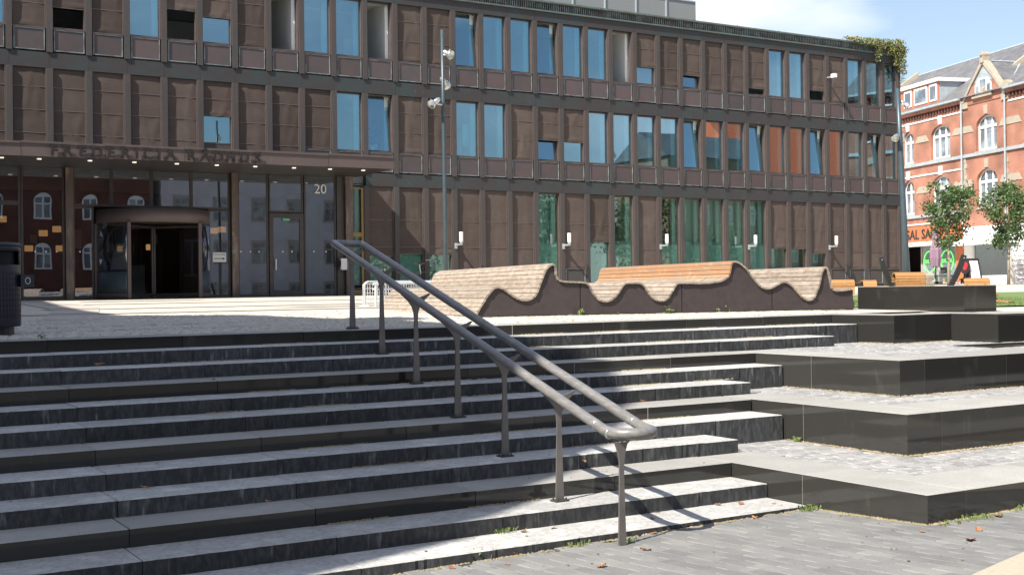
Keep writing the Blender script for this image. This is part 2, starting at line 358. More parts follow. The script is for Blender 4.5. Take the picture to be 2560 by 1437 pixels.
# rows run along the depth: u = depth, v = across
def keep_pav(x, y):
    if y > 8.09 or y < 4.6 or x < 1.0: return False
    if (y < 5.314+(x-6.57)*.288-.07): return False
    if y > 6.85 and x > 7.95: return False
    return in_frame(x, y, gz(x, y), 60)
cnt = 0; rest = MB(); pavs = []
for (a, b, c, d) in tiles:
    cx, cy = (a+b)/2, (c+d)/2; X, Y = rot(-cy, cx)
    if keep_pav(X, Y): pavs.append((X, Y, b-a, d-c))
pavs.sort(key=lambda t: t[0]**2+t[1]**2)
pm = {}
for i, (X, Y, lu, lv) in enumerate(pavs):
    full = lu > .27
    mw = Matrix.Translation((X, Y, gz(X, Y)+rnd.uniform(-.002,.003))) @ Matrix(((1,0,0,0),(0,1,0,0),(.019,-.04,1,0),(0,0,0,1))) @ Matrix.Rotation(PA+pi/2+rnd.uniform(-.008,.008), 4, 'Z')
    if i < 300:
        k = (round(lu, 2), i % 5)
        if k not in pm:
            mb = MB(); tilebox(mb, -lu/2, lu/2, -lv/2, lv/2, 0, th=.05, ch=.006, tilt=.002); pm[k] = mb.mesh('paver', m_paver)
        place('paver', pm[k], pav, mw)
    else:
        mb = MB(); tilebox(mb, -lu/2, lu/2, -lv/2, lv/2, 0, th=.05, ch=.006, tilt=.002)
        rest.add([mw @ Vector(v) for v in mb.v], mb.f)
if rest.v: rest.build('paver_field', m_paver, pav)['kind'] = 'stuff'
o = MB().add([(x, y, gz(x, y)+.006) for x, y in [(5.0,4.862),(6.57,5.314),(7.406,5.555),(13,7.16),(13,3),(5,3)]], [(5,4,3,2,1,0)]).build('road', m_beige)
struct(o); o['label'] = 'sandy coloured road surface at the right foreground'

# ================================================================== STAIRS
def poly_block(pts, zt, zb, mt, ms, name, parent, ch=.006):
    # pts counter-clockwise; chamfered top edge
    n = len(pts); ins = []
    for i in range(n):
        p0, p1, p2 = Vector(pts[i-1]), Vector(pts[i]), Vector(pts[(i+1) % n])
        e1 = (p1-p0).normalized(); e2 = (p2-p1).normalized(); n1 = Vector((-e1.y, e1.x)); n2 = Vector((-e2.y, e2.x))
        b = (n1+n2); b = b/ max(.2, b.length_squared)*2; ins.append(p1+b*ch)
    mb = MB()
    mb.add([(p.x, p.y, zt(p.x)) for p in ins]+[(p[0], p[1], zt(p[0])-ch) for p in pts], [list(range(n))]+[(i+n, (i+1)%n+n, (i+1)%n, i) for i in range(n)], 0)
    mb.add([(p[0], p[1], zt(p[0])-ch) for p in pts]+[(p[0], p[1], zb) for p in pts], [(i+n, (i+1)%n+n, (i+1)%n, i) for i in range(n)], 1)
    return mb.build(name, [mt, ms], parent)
stairs = thing('granite_stairs', 'wide flight of twelve grey and black granite steps leading up to the square', 'stairs', (5, 8, 0))
def at(o, p): return Matrix.Translation(-Vector(p.location)) if False else None
class Off:  # parts keep world coordinates under a thing that sits at its base
    pass
def wparent(o, p):
    o.parent = p; o.matrix_parent_inverse = Matrix.Translation(p.location).inverted() if p.rotation_euler.z == 0 else p.matrix_basis.inverted(); return o
XEND = {1:7.80, 2:7.80, 3:7.80, 4:8.32, 5:9.39, 6:9.40, 7:9.85, 8:10.84, 9:10.85, 10:12.79, 11:13.78, 12:13.79}
for k in range(1, 13):
    black = k in (3, 6, 9, 12); x = -9.2+.032*(k-1)+1.42*0 ; x = 2.12+.032*(k-1)-1.42*8
    y0 = YK[k-1]; y1 = (YK[k] if k < 12 else 14.2)+.03
    while x < XEND[k]-.05:
        e = x+1.42
        if e > XEND[k]-.25: e = XEND[k]
        dy = rnd.uniform(-.003, .003); dz = rnd.uniform(-.002, .002)
        zt = lambda X, k=k, dz=dz: tz(k, X)+dz
        drop = .34 if not black else .2
        zb = tz(k, x)-drop if k > 1 else tz(1, x)-.3
        fe = [(x+.003, y0+dy)]
        if not black and e > .5:     # worn, slightly chipped nosing
            xx = x+.03; chip = 0
            while xx < e-.03:
                chip = rnd.uniform(.004,.011) if rnd.random() < .10 else rnd.uniform(-.001,.0018)
                fe.append((xx, y0+dy+chip)); xx += rnd.uniform(.015,.06)
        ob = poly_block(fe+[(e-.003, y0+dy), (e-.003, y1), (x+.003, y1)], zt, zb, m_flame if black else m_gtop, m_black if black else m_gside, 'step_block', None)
        wparent(ob, stairs); x = e
mb = MB()
for k in range(1, 13):
    a, b = -9.3, XEND[k]-.01; y0 = YK[k-1]+.02; y1 = (YK[k] if k < 12 else 14.2)+.1
    mb.add([(a,y0,tz(k,a)-.022),(b,y0,tz(k,b)-.022),(b,y1,tz(k,b)-.022),(a,y1,tz(k,a)-.022),(a,y0,-.3),(b,y0,-.3)], [(0,1,2,3),(4,5,1,0)])
wparent(mb.build('joint_bed', m_bed, None), stairs)

mo = MB()
for k in (3, 6, 9, 12):
    x = 2.12+.032*(k-1)-1.42*8
    while x < XEND[k]-.3:
        if x > 7: mo.box(x-.004, x+.004, YK[k-1]+.0015, YK[k-1]+.05, tz(k, x)-.14, tz(k, x)-.004)  # pale mortar only on the sunlit stretch; joints in the shade stay dark
        x += 1.42
wparent(mo.build('joint_mortar', m_mortar, None), stairs)['kind'] = 'stuff'
# terraces on the right -------------------------------------------
def terrace(k, Xs, yc, jS, jF, tS, tF, Xe, label, Yin, cat='terrace wall'):
    t = thing('terrace_wall', label, cat, (Xs, yc, 0), group='black granite terrace walls')
    zt = lambda X: tz(k, X); zb = tz(max(k-3, 1), Xs)-.35
    g = .002
    j0 = jS[0]; f0 = jF[0]
    if f0-Xs < tS: pts = [(Xs,yc),(f0-g,yc),(f0-g,yc+tF),(Xs+tS,yc+tF),(Xs+tS,j0-g),(Xs,j0-g)]
    else: pts = [(Xs,yc),(f0-g,yc),(f0-g,yc+tF),(Xs+tS,yc+tF),(Xs+tS,j0-g),(Xs,j0-g)]
    wparent(poly_block(pts, zt, zb, m_flame, m_black, 'granite_block', None, .004), t)
    ys = jS+[Yin]
    for a, b in zip(ys, ys[1:]):
        wparent(poly_block([(Xs,a+g),(Xs+tS,a+g),(Xs+tS,b-g),(Xs,b-g)], zt, zb, m_flame, m_black, 'granite_block', None, .004), t)
    xs = list(jF)
    while xs[-1] < Xe: xs.append(xs[-1]+1.42)
    for a, b in zip(xs, xs[1:]):
        wparent(poly_block([(a+g,yc),(b-g,yc),(b-g,yc+tF),(a+g,yc+tF)], zt, zb, m_flame, m_black, 'granite_block', None, .004), t)
    mm = MB()
    for y in jS: mm.box(Xs+.0015, Xs+.04, y-.004, y+.004, zb, zt(Xs)-.004)
    for x in xs: mm.box(x-.004, x+.004, yc+.0015, yc+.04, zb, zt(x)-.004)
    wparent(mm.build('joint_mortar', m_mortar, None), t)['kind'] = 'stuff'
    return t
t3 = terrace(3, 7.81, 6.731, [8.117], [8.262], .66, .75, 16, 'lowest black granite terrace wall with its corner nearest to the grey pavement', 9.54)
t6 = terrace(6, 9.42, 8.354, [9.763], [9.914], .66, .75, 18, 'second black granite terrace wall up, set back above the lowest one', 11.06)
t9 = terrace(9, 10.86, 9.726, [11.11], [11.266], .66, .72, 20, 'third black granite terrace wall up, below the upper plinth blocks', 12.6)
t12 = thing('terrace_wall', 'topmost stepped black granite wall under the plaza edge right of the stairs', 'terrace wall', (13.79, 12.45, 0), group='black granite terrace walls')
def pb12(pts, k=12): wparent(poly_block(pts, lambda X: tz(12, X), 1.0, m_flame, m_black, 'granite_block', None, .004), t12)
pb12([(13.795,12.45),(14.24,12.45),(14.24,13.1),(14.4,13.1),(14.4,14.2),(13.795,14.2)])
pb12([(14.244,12.45),(15.0,12.45),(15.0,13.1),(14.244,13.1)])
pb12([(15.004,11.63),(15.45,11.63),(15.45,12.4),(15.6,12.4),(15.6,13.1),(15.004,13.1)])
for i in range(4): pb12([(15.454+i*1.42,11.63),(15.45+(i+1)*1.42,11.63),(15.45+(i+1)*1.42,12.4),(15.454+i*1.42,12.4)])
# sett paving on the three terraces
tp = struct(MB().add([(7.9,7.0,tz(3,7.9)-.03),(16,7.0,tz(3,16)-.03),(16,11,tz(3,16)-.03),(7.9,11,tz(3,7.9)-.03)], [(0,1,2,3)]).build('terrace_paving', m_bed))
field(rowfill(8.3, 14, 7.47, 10.1, .20, .105, .011, .12, .25), tp, 'sett', m_sett, lambda x, y: tz(3, x)-.002,
      lambda x, y: x > 8.47 and not (x > 9.5 and y > 8.5) and not (x < 8.35 and y > 9.5) and in_frame(x, y, tz(3, x)), 300, th=.03, ch=.008, tilt=.003, wob=.004)
tp2 = struct(MB().add([(9.5,8.6,tz(6,9.5)-.03),(18,8.6,tz(6,18)-.03),(18,13,tz(6,18)-.03),(9.5,13,tz(6,9.5)-.03)], [(0,1,2,3)]).build('terrace_paving', m_bed))
field(rowfill(9.8, 16, 9.1, 11.6, .20, .105, .011, .12, .25), tp2, 'sett', m_sett, lambda x, y: tz(6, x)-.002,
      lambda x, y: x > 10.08 and not (x > 10.95 and y > 9.85) and in_frame(x, y, tz(6, x)), 300, th=.03, ch=.008, tilt=.003, wob=.004)
tp3 = struct(MB().add([(10.95,9.9,tz(9,10.95)-.03),(20,9.9,tz(9,20)-.03),(20,14.2,tz(9,20)-.03),(10.95,14.2,tz(9,10.95)-.03)], [(0,1,2,3)]).build('terrace_paving', m_bed))
field(rowfill(11.4, 19, 10.44, 13.3, .20, .105, .011, .12, .25), tp3, 'sett', m_sett, lambda x, y: tz(9, x)-.002,
      lambda x, y: x > 11.5 and not (x > 13.9 and y > 12.5) and not (x > 13.85 and 10.75 < y < 11.45) and in_frame(x, y, tz(9, x)), 300, th=.03, ch=.008, tilt=.003, wob=.004)
# sunken slot with a dark kerb on the third terrace
sl = thing('sunken_basin', 'shallow dark sunken basin let into the third terrace at the right edge', 'basin', (13.9, 10.8, 1.2))
mbx = MB().box(13.9,18,11.36,11.44,1.06,1.2145).box(13.9,18,10.76,10.84,1.06,1.2145).box(13.82,13.9,10.76,11.44,1.06,1.2145)
wparent(mbx.build('kerb', m_black, None), sl)
wparent(MB().box(13.9,18,10.84,11.36,1.0,1.12).build('basin_floor', m_bed, None), sl)

# free-standing black block on the plaza edge
blk = thing('granite_block_seat', 'big black granite block standing on the plaza edge beside the wave bench', 'granite block', (16.3, 13.24, 1.62))
YF = hX(2145, 778, 16.26).y
for pts in ([(16.26,13.24),(17.04,13.24),(17.04,14.0),(16.26+.78,YF),(16.26,YF)],):
    wparent(poly_block(pts, lambda X: 2.03, 1.4, m_flame, m_black, 'stone', None, .004), blk)

# plaza edge: setts and bands
pset = rowfill(-1.5, 15, 14.215, 22.0, .125, .095, .012, .15, .25)
mb = MB()
def band_at(x, y):
    for (ya, yb, xa, xb) in BANDS:
        if ya < y-.0*x < yb and xa < x < xb: return True
    return False
BANDS = [(15.6,15.8,-2,20), (17.1,17.35,-2,6.5), (18.3,18.9,-2,3.9), (20.2,20.5,2,20)]
for t in pset:
    cx, cy = (t[0]+t[1])/2, (t[2]+t[3])/2
    if band_at(cx, cy) or not in_frame(cx, cy, plz(cx, cy), 20): continue
    tilebox(mb, *t, plz(cx, cy)+.004+rnd.uniform(-.004,.004), th=.03, ch=.012, tilt=.005, wob=.012)
o = mb.build('plaza_sett_field', m_psett, plaza); o['kind'] = 'stuff'
def slab_band(pts, n=1):
    mbb = MB().add([(x, y, plz(x, y)+.006) for x, y in pts], [list(range(len(pts)))]); return mbb.build('paving_band', m_pband, plaza)
for (ya, yb, xa, xb) in BANDS:
    x = xa
    while x < xb:
        e = min(x+.9, xb); slab_band([(x+.004,ya+.004),(e-.004,ya+.004),(e-.004,yb-.004),(x+.004,yb-.004)]); x = e
for pts in ([(3.4,19.5),(4.2,19.2),(6.6,30),(7.6,43),(6.4,43),(5.2,28)], [(-2,23.5),(30,23.5),(30,24.1),(-2,24.1)], [(5,27.5),(30,27.5),(30,28.4),(5,28.4)],
            [(6,33),(30,33),(30,34.0),(6,34.0)], [(7.5,37.2),(11.5,37.2),(11,39.5),(8.6,39.5)], [(9,25.4),(12.5,25.4),(14,26.2),(10.5,26.2)]):
    slab_band(pts)

# ================================================================== HANDRAIL
hr = thing('handrail', 'double wooden handrail on slim tapered steel posts running down the stairs', 'handrail', (5.8, 8, 0))
L0, L1 = Vector((5.885,14.08,2.622)), Vector((5.56,7.93,.918)); R0, R1 = Vector((6.235,14.04,2.612)), Vector((5.925,7.93,.918))
loop = [L0]+[L0.lerp(L1, i/6) for i in range(1, 6)]+[L1]
cc = (L1+R1)/2
for a in (190, 210, 230, 250, 270, 290, 310, 330, 350):
    loop.append(Vector((cc.x+.181*cos(radians(a)), 7.87+.20*sin(radians(a)), .908)))
loop += [R1]+[R1.lerp(R0, i/6) for i in range(1, 6)]+[R0]
wparent(MB().tube(loop, .0425, 18, closed=True).build('rail', m_rail, None, True), hr)
for P, Q, s in [(L1,L0,.02),(L1,L0,-.012),(R1,R0,.02),(L0,L1,.012),(R0,R1,.012),(R1,R0,-.012)]:
    d = (Q-P).normalized(); a = P+d*(s*6)
    wparent(MB().tube([a-d*.004, a+d*.004], .044, 18).build('rail_collar', m_alu, None, True), hr)
PX = [(6.05,13.93,12),(6.02,13.02,10),(5.91,11.92,8),(5.86,10.90,6),(5.79,9.86,4),(5.745,8.875,2),(5.612,7.79,0)]
for (px, py, k) in PX:
    zb = tz(k, px) if k > 0 else gz(px, py)-.02
    if k == 12: zb = plz(px, py)+.0
    f = (py-7.93)/(14.06-7.93); zr = .918+f*(2.617-.918)-.03; wd = .175
    H = zr-zb; prof = [(-.040,0),(-.033,.25*H),(-.024,.60*H),(-.022,.72*H),(-.028,.80*H),(-.050,.865*H),(-.095,.925*H),(-wd,H)]
    top = [(-wd+.02,H+.006),(-.11,.985*H),(-.05,.967*H),(0,.962*H)]
    if k == 0: prof = [(-.036,0),(-.030,.25*H),(-.021,.62*H),(-.020,.80*H),(-.032,.88*H),(-.055,.97*H),(-.075,H-.012)]; top = [(0,H-.012)]
    pts = [(px+a, zb+b) for a, b in prof+top]; pts += [(2*px-a, b) for a, b in pts[::-1][1:]]
    yy = py
    wparent(MB().prism(pts, 'y', yy-.008, yy+.008).build('post', m_post, None), hr)
    if k:
        zp = zb
        pl = wparent(MB().box(px-.066,px+.066,py-.05,py+.05,zp,zp+.014).build('base_plate', m_plate, None), hr)
        bo = MB()
        for sx in (-.045,.045):
            for sy in (-.032,.032): bo.tube([(px+sx,py+sy,zp+.014),(px+sx,py+sy,zp+.032)], .009, 6)
        bo.build('bolt', m_plate, pl)

# ================================================================== TRASH BIN
bp = hPlaza(12, 837); bx, by, bz = 2.2, 15.2, plz(2.2, 15.2)
tb = thing('trash_bin', 'dark blue perforated metal litter bin with a side ashtray at the left edge', 'trash bin', (bx, by, bz))
R = .262
MB().tube([(0,0,0),(0,0,.12)], .19, 20).build('foot', m_blk, tb)
mbb = MB().lathe([(.0,.10),(R-.01,.10),(R,.115),(R,.80)], 40).build('body', m_bin, tb, True)
# upper collar with an opening towards the steps: arc walls left open between the posts
def arc(mb, a0, a1, z0, z1, r, th, n=10, m=0):
    vs = []; 
    for i in range(n+1):
        a = radians(a0+(a1-a0)*i/n)
        for rr in (r, r-th):
            for z in (z0, z1): vs.append((rr*cos(a), rr*sin(a), z))
    fs = []
    for i in range(n):
        o = i*4; q = o+4; fs += [(o,q,q+1,o+1), (o+2,o+3,q+3,q+2), (o+1,q+1,q+3,o+3), (o,o+2,q+2,q)]
    fs += [(0,1,3,2), (n*4, n*4+2, n*4+3, n*4+1)]
    mb.add(vs, fs, m)
mq = MB(); arc(mq, -30, 250, .80, .96, R, .012, 30); arc(mq, -70, -30, .80, .805, R, .012, 6); mq.build('hood_wall', m_bin, tb, True)
mq = MB(); arc(mq, 0, 360, .96, 1.03, R, .012, 36); mq.lathe([(R+.012,1.02),(R+.012,1.045),(R-.02,1.055),(0,1.055)], 36); mq.build('lid', m_bin, tb, True)
MB().tube([(0,0,.80),(0,0,.96)], R-.06, 20).build('liner', m_binhole, tb)
sl_ = MB()
for r_ in range(9):
    for c_ in range(44):
        a = 2*pi*c_/44; z = .20+r_*.06
        ca, sa = cos(a), sin(a); rr = R+.0015; h = .011
        sl_.add([(rr*ca+h*sa*.45, rr*sa-h*ca*.45, z), (rr*ca-h*sa*.45, rr*sa+h*ca*.45, z), (rr*ca-h*sa*.45, rr*sa+h*ca*.45, z+.042), (rr*ca+h*sa*.45, rr*sa-h*ca*.45, z+.042)], [(0,1,2,3)])
sl_.build('perforation', m_binhole, tb)['kind'] = 'stuff'
aa = radians(-28); ash = MB()
pts = [(R*cos(aa)+dx, z) for dx, z in [(-.03,.53),(.075,.53),(.115,.56),(.125,.60),(.125,.68),(-.03,.68)]]
ax = MB().box(R-.03, R+.115, -.20, -.05, .55, .69); ax.build('ashtray', m_bin, tb)
MB().tube([(R+.045+.026*cos(t), -.203, .62+.026*sin(t)*1.4) for t in [i*pi/8 for i in range(16)]], .0035, 6, closed=True).build('ring_symbol', m_wpaint, tb)
mq = MB(); arc(mq, -118, -96, .86, .92, R+.002, .002, 5); mq.build('sticker', m_wpaint, tb)

# ================================================================== WAVE BENCHES
BO = Vector((9.18, 16.4, 0)); BA = radians(-10); BF = Vector((cos(BA), sin(BA), 0)); BS = Vector((-sin(BA), cos(BA), 0))
prof = [(1000+u/5.12, 620+v/5.12) for u, v in [(952,845),(1000,768),(1050,690),(1095,620),(1130,570),(1160,532),(1190,505),(1220,492),(1250,487),(1285,495),(1320,510),(1360,540),(1400,570),(1440,600),(1480,625),(1520,645),(1560,658),(1600,662),(1640,655),(1675,640),(1700,620),(1722,592),(1740,560),(1760,510),(1780,450),(1805,375),(1830,310),(1855,265),(1880,235),(1915,205),(1950,192),(1975,198),(1985,220),(1993,255),(1997,300),(2000,350),(2012,390),(2040,412),(2095,418),(2150,422),(2225,424)]]
prof2 = [(1450+u/3.413, 620+v/3.413) for u, v in [(4,285),(50,290),(68,300),(80,315),(95,345),(110,375),(130,405),(150,430),(180,446),(210,450),(240,445),(270,430),(295,405),(320,370),(340,335),(360,306),(378,293),(400,288),(460,290),(510,291),(535,303),(555,330),(578,365),(600,400),(625,425),(650,438),(680,444),(710,440),(738,424),(760,395),(780,352),(800,315),(815,298),(835,290),(900,290),(1000,294),(1100,290),(1180,280),(1215,267),(1240,250),(1258,232),(1270,208),(1273,170),(1275,135),(1285,115),(1300,107),(1325,108),(1350,117),(1380,138),(1410,165),(1445,212),(1480,260),(1510,297),(1540,323),(1570,337),(1600,340),(1625,333),(1650,320),(1675,304),(1700,292),(1725,284),(1750,283),(1775,292),(1800,310),(1830,345),(1860,380),(1890,412),(1920,433),(1940,440),(1962,438),(1980,425),(1995,400),(2010,365),(2025,315),(2040,255),(2052,205),(2065,172),(2080,158),(2095,158),(2108,170),(2120,208),(2132,262),(2142,315),(2152,350),(2180,357),(2230,354),(2280,348),(2328,340)]]
allp = []
for (x, y) in prof+prof2:
    p = hP(x, y, BO, BS); allp.append(((p-BO).dot(BF), p.z))
def base_z(uu): p = BO+BF*uu; return plz(p.x, p.y)
allp[0] = (allp[0][0], base_z(allp[0][0])+.03)
# arclength resample
cum = [0]
for a, b in zip(allp, allp[1:]): cum.append(cum[-1]+math.hypot(b[0]-a[0], b[1]-a[1]))
def samp(s):
    s = max(0, min(cum[-1], s)); i = 0
    while i < len(cum)-2 and cum[i+1] < s: i += 1
    f = (s-cum[i])/max(1e-6, cum[i+1]-cum[i]); a, b = allp[i], allp[i+1]
    return (a[0]+(b[0]-a[0])*f, a[1]+(b[1]-a[1])*f)
ub = [(hP(x, 770, BO, BS)-BO).dot(BF) for x in (1451, 1705, 1930.5)]
ends = [allp[0][0]-.1, ub[0], ub[1], ub[2], allp[-1][0]+.05]
BLAB = ['wave shaped timber lounger bench, leftmost section with the long sloping back near the handrail',
        'second wave bench section from the left with two scooped timber seats',
        'wave bench section with a straight orange timber backrest and tall peak',
        'rightmost wave bench section with a deep timber scoop next to the black granite block']
BLEN = [5.8, 5.05, 5.05, 3.9]
benches = [thing('wave_bench', BLAB[i], 'bench', BO+BF*((ends[i]+ends[i+1])/2)+Vector((0,0,1.6)), 0, 'wave benches joined in one row') for i in range(4)]
pw = .078; s = 0; npl = int(cum[-1]/pw)
for i in range(npl):
    a, b = samp(i*pw), samp((i+1)*pw-.008); c = ((a[0]+b[0])/2, (a[1]+b[1])/2)
    sec = 0
    while sec < 3 and c[0] > ends[sec+1]: sec += 1
    d = Vector((b[0]-a[0], b[1]-a[1])); 
    if d.length < 1e-4: continue
    nrm = Vector((-d.y, d.x)).normalized()*(-.028)
    a2, b2 = (a[0]+nrm.x, a[1]+nrm.y), (b[0]+nrm.x, b[1]+nrm.y)
    j = rnd.uniform(-.006, .006)
    vs = []
    for t in (-.035+j, BLEN[sec]+j*3):
        for p in (a, b, b2, a2):
            q = BO+BF*p[0]+BS*t; vs.append((q.x, q.y, p[1]+j*.3))
    fresh = sec == 2 and c[1] > 2.22 and c[0] < (hP(1830,700,BO,BS)-BO).dot(BF)
    ob = MB().add(vs, [(3,2,1,0),(4,5,6,7),(0,1,5,4),(1,2,6,5),(2,3,7,6),(3,0,4,7)]).build('plank', m_woodB if fresh else m_wood)
    if fresh: ob['label'] = 'fresh orange timber plank'
    wparent(ob, benches[sec])
for sec in range(4):
    u0, u1 = ends[sec]+(.0 if sec == 0 else .008), ends[sec+1]-.008
    pts = []
    n = 160
    for i in range(n+1):
        p = samp(cum[-1]*i/n)
        if u0 <= p[0] <= u1: pts.append((p[0], p[1]-.03))
    if sec > 0: pts = [(u0, pts[0][1])]+pts
    pts = pts+[(min(u1, allp[-1][0]-.01) if sec == 3 else u1, pts[-1][1])]
    pts = [(max(p[0], u0), p[1]) for p in pts]
    blen = BLEN[sec]
    for nm, ta, tb_ in (('side_panel', 0, .03), ('rear_panel', blen-.06, blen-.03)):
        vs = []; n = len(pts)
        for t in (ta, tb_):
            for (uu, zz) in pts: q = BO+BF*uu+BS*t; vs.append((q.x, q.y, zz))
            for (uu, zz) in pts: q = BO+BF*uu+BS*t; vs.append((q.x, q.y, base_z(uu)-.01))
        fs = []
        for j in range(n-1):
            fs.append((j+n, j+1+n, j+1, j)); fs.append((2*n+j, 2*n+j+1, 3*n+j+1, 3*n+j))
        fs += [(0, 2*n, 3*n, n), (n-1, 2*n-1, 4*n-1, 3*n-1)]
        wparent(MB().add(vs, fs).build(nm, m_panel), benches[sec])
    # access flap line at the foot of the panel
    a, b = (u0+(.45 if sec == 0 else .10)), u1-(.1 if sec != 3 else .02)
    vs = []
    for t in (-.006, .0):
        for uu, dz in ((a,.02),(b,.02),(b,.135),(a,.135)): q = BO+BF*uu+BS*t; vs.append((q.x, q.y, base_z(uu)+dz))
    wparent(MB().add(vs, [(3,2,1,0),(4,5,6,7),(0,1,5,4),(1,2,6,5),(2,3,7,6),(3,0,4,7)]).build('kick_panel', m_panel), benches[sec])

# ================================================================== TOWN HALL
YW = 43.0; MODW = 1.261
def cx(i): return 6.037+MODW*i
th = thing('town_hall', 'long brown copper clad town hall with three rows of tall windows and sun blinds', 'building', (24, 43, 2))
def TP(mb, name, m, smooth=False, par=None): o = mb.build(name, m, None, smooth); wparent(o, par or th); return o
def sub(mb, name, m, par): o = mb.build(name, m, None); o.parent = par; o.matrix_parent_inverse = par.matrix_parent_inverse @ Matrix() if False else par.matrix_parent_inverse; return o
XL, XR = cx(-3)-MODW/2, 48.22
def child(o, par):   # sub-part given in world coordinates: parent has identity basis and inverse offset of the thing
    o.parent = par; return o
# basic volume behind the curtain wall
TP(MB().box(XL-20, XR, 56, 56.3, 1, 13.9), 'rear_wall', m_cop)
TP(MB().box(XL-20, XR, 43.3, 56, 13.75, 13.86), 'roof', m_carp)
TP(MB().box(XR-.2, XR-.02, 43.2, 56, 1.5, 13.75), 'end_wall', m_cop)
TP(MB().box(XL-20, XL, 43.0, 43.3, 1, 13.86), 'blank_wall', m_cop)
for z0, z1 in ((6.12,6.55),(9.65,10.08),(13.15,13.5)):
    TP(MB().box(XL, XR-.2, 43.25, 50, z0, z0+.02, 0).box(XL, XR-.2, 43.25, 50, z0+.05, z1, 1), 'floor_slab', [m_ceil, m_carp])
TP(MB().box(cx(10)+.5, XR-.2, 49.9, 50, 1.9, 6.1), 'office_rear_wall', m_white)
TP(MB().box(XL, XR-.2, 49.9, 50, 6.56, 9.64).box(XL, XR-.2, 49.9, 50, 10.1, 13.1), 'office_rear_wall', m_white)
for i in (-1, 3.5, 8.5, 11.5, 14.5, 18.5, 20.5, 24.5, 27.5, 31.5):
    x = cx(i)
    for z0, z1, row in ((10.1,13.14,1),(6.56,9.64,2),(2.0,6.1,3)):
        if row == 3 and i < 11: continue
        TP(MB().box(x-.05+rnd.choice((0,0,.0)), x+.05, 43.26, 49.9, z0, z1), 'partition_wall', m_white)
ROWS = {1: (10.93, 13.08, 12.0), 2: (7.38, 9.56, 8.5), 3: (2.32, 6.06, 4.2)}
# continuous bands and cornice, in sheets one bay wide so the joints show
for i in range(-3, 34):
    a, b = cx(i)-MODW/2+.003, min(cx(i)+MODW/2-.003, XR)
    if i == 33: b = XR
    for z0, z1, yy in ((9.58,10.10,42.985),(13.10,13.50,42.97)):
        TP(MB().box(a, b, yy, 43.25, z0, z1), 'band_sheet', m_band)
    if i >= 11: TP(MB().box(a, b, 42.985, 43.25, 6.08, 6.58), 'band_sheet', m_band)
TP(MB().box(XL, XR+.03, 42.90, 43.2, 13.503, 13.56), 'cornice_ledge', m_verd)
TP(MB().box(XL, XR, 43.02, 43.1, 13.56, 13.86), 'vent_backing', m_dark)
gr = MB(); x = XL
while x < XR: gr.box(x, x+.035, 42.94, 43.02, 13.57, 13.86); x += .105
TP(gr, 'vent_slat', m_trim)['kind'] = 'stuff'
TP(MB().box(XL, XR+.05, 42.82, 43.4, 13.863, 13.93), 'roof_edge', m_verd)
for i in range(-3, 34, 2): TP(MB().box(cx(i)-.02, cx(i)+.02, 42.805, 42.84, 13.84, 13.95), 'edge_clip', m_verd)
# mullions
for i in range(-3, 34):
    x = cx(i)+MODW/2
    if i == 33: x = XR-.09
    for r, (z0, z1) in {1: (10.10,13.10), 2: (6.58,9.58), 3: (2.0,6.08)}.items():
        if r == 3 and i < 10: continue
        zz = z0
        if r == 2 and i < 10: zz = 6.4
        TP(MB().box(x-.098, x+.098, 42.93, 43.24, zz, z1), 'mullion', m_cop)
        TP(MB().box(x-.135, x-.1, 42.99, 43.2, (zz+.82 if (r < 3 and not (r == 2 and i < 10)) else zz), z1), 'reveal_strip', m_frame)
# spandrels with raised rims
spm = MB().box(-.455,.455,.0,.06,.04,.70); rim = MB()
rim.box(-.488,.488,-.026,.03,.008,.038).box(-.488,-.458,-.026,.03,.038,.70).box(.458,.488,-.026,.03,.038,.70).box(-.488,.488,-.02,.03,.702,.725)
rbk = MB().box(-.53,.53,.05,.07,-.03,.76).mesh('backing_sheet', None) if False else None
spme, rimme = spm.mesh('spandrel_panel', m_span), rim.mesh('panel_rim', m_trim)
sill = MB().box(-.54,.54,-.035,.1,0,.035).mesh('window_sill', m_frame)
def put(name, me, x, y, z, par=None):
    o = place(name, me); o.location = (x, y, z) if par is None else (0,0,0)
    if par is None: wparent(o, th)
    else: o.parent = par
    return o
for i in range(-3, 34):
    for r, zb in ((1, 10.14), (2, 6.62)):
        if r == 2 and i < 9: continue
        s_ = put('spandrel_panel', spme, cx(i), 42.992, zb); put('panel_rim', rimme, 0, 0, 0, s_); put('window_sill', sill, cx(i), 43.0, zb+.735)
for i in range(18, 34):
    if i in (19,20,22,23,24,25,26): continue
    b = MB().box(-.455,.455,0,.06,.04,.66).mesh('base_panel', m_cop); s_ = put('base_panel', b, cx(i), 42.992, 2.25)
    put('panel_rim', rimme, 0, 0, 0, s_); put('window_sill', sill, cx(i), 43.0, 2.93)
for i in range(10, 34):
    TP(MB().box(cx(i)-.53, cx(i)+.53, 43.0, 43.2, 1.9, 2.25), 'plinth_panel', m_cop)
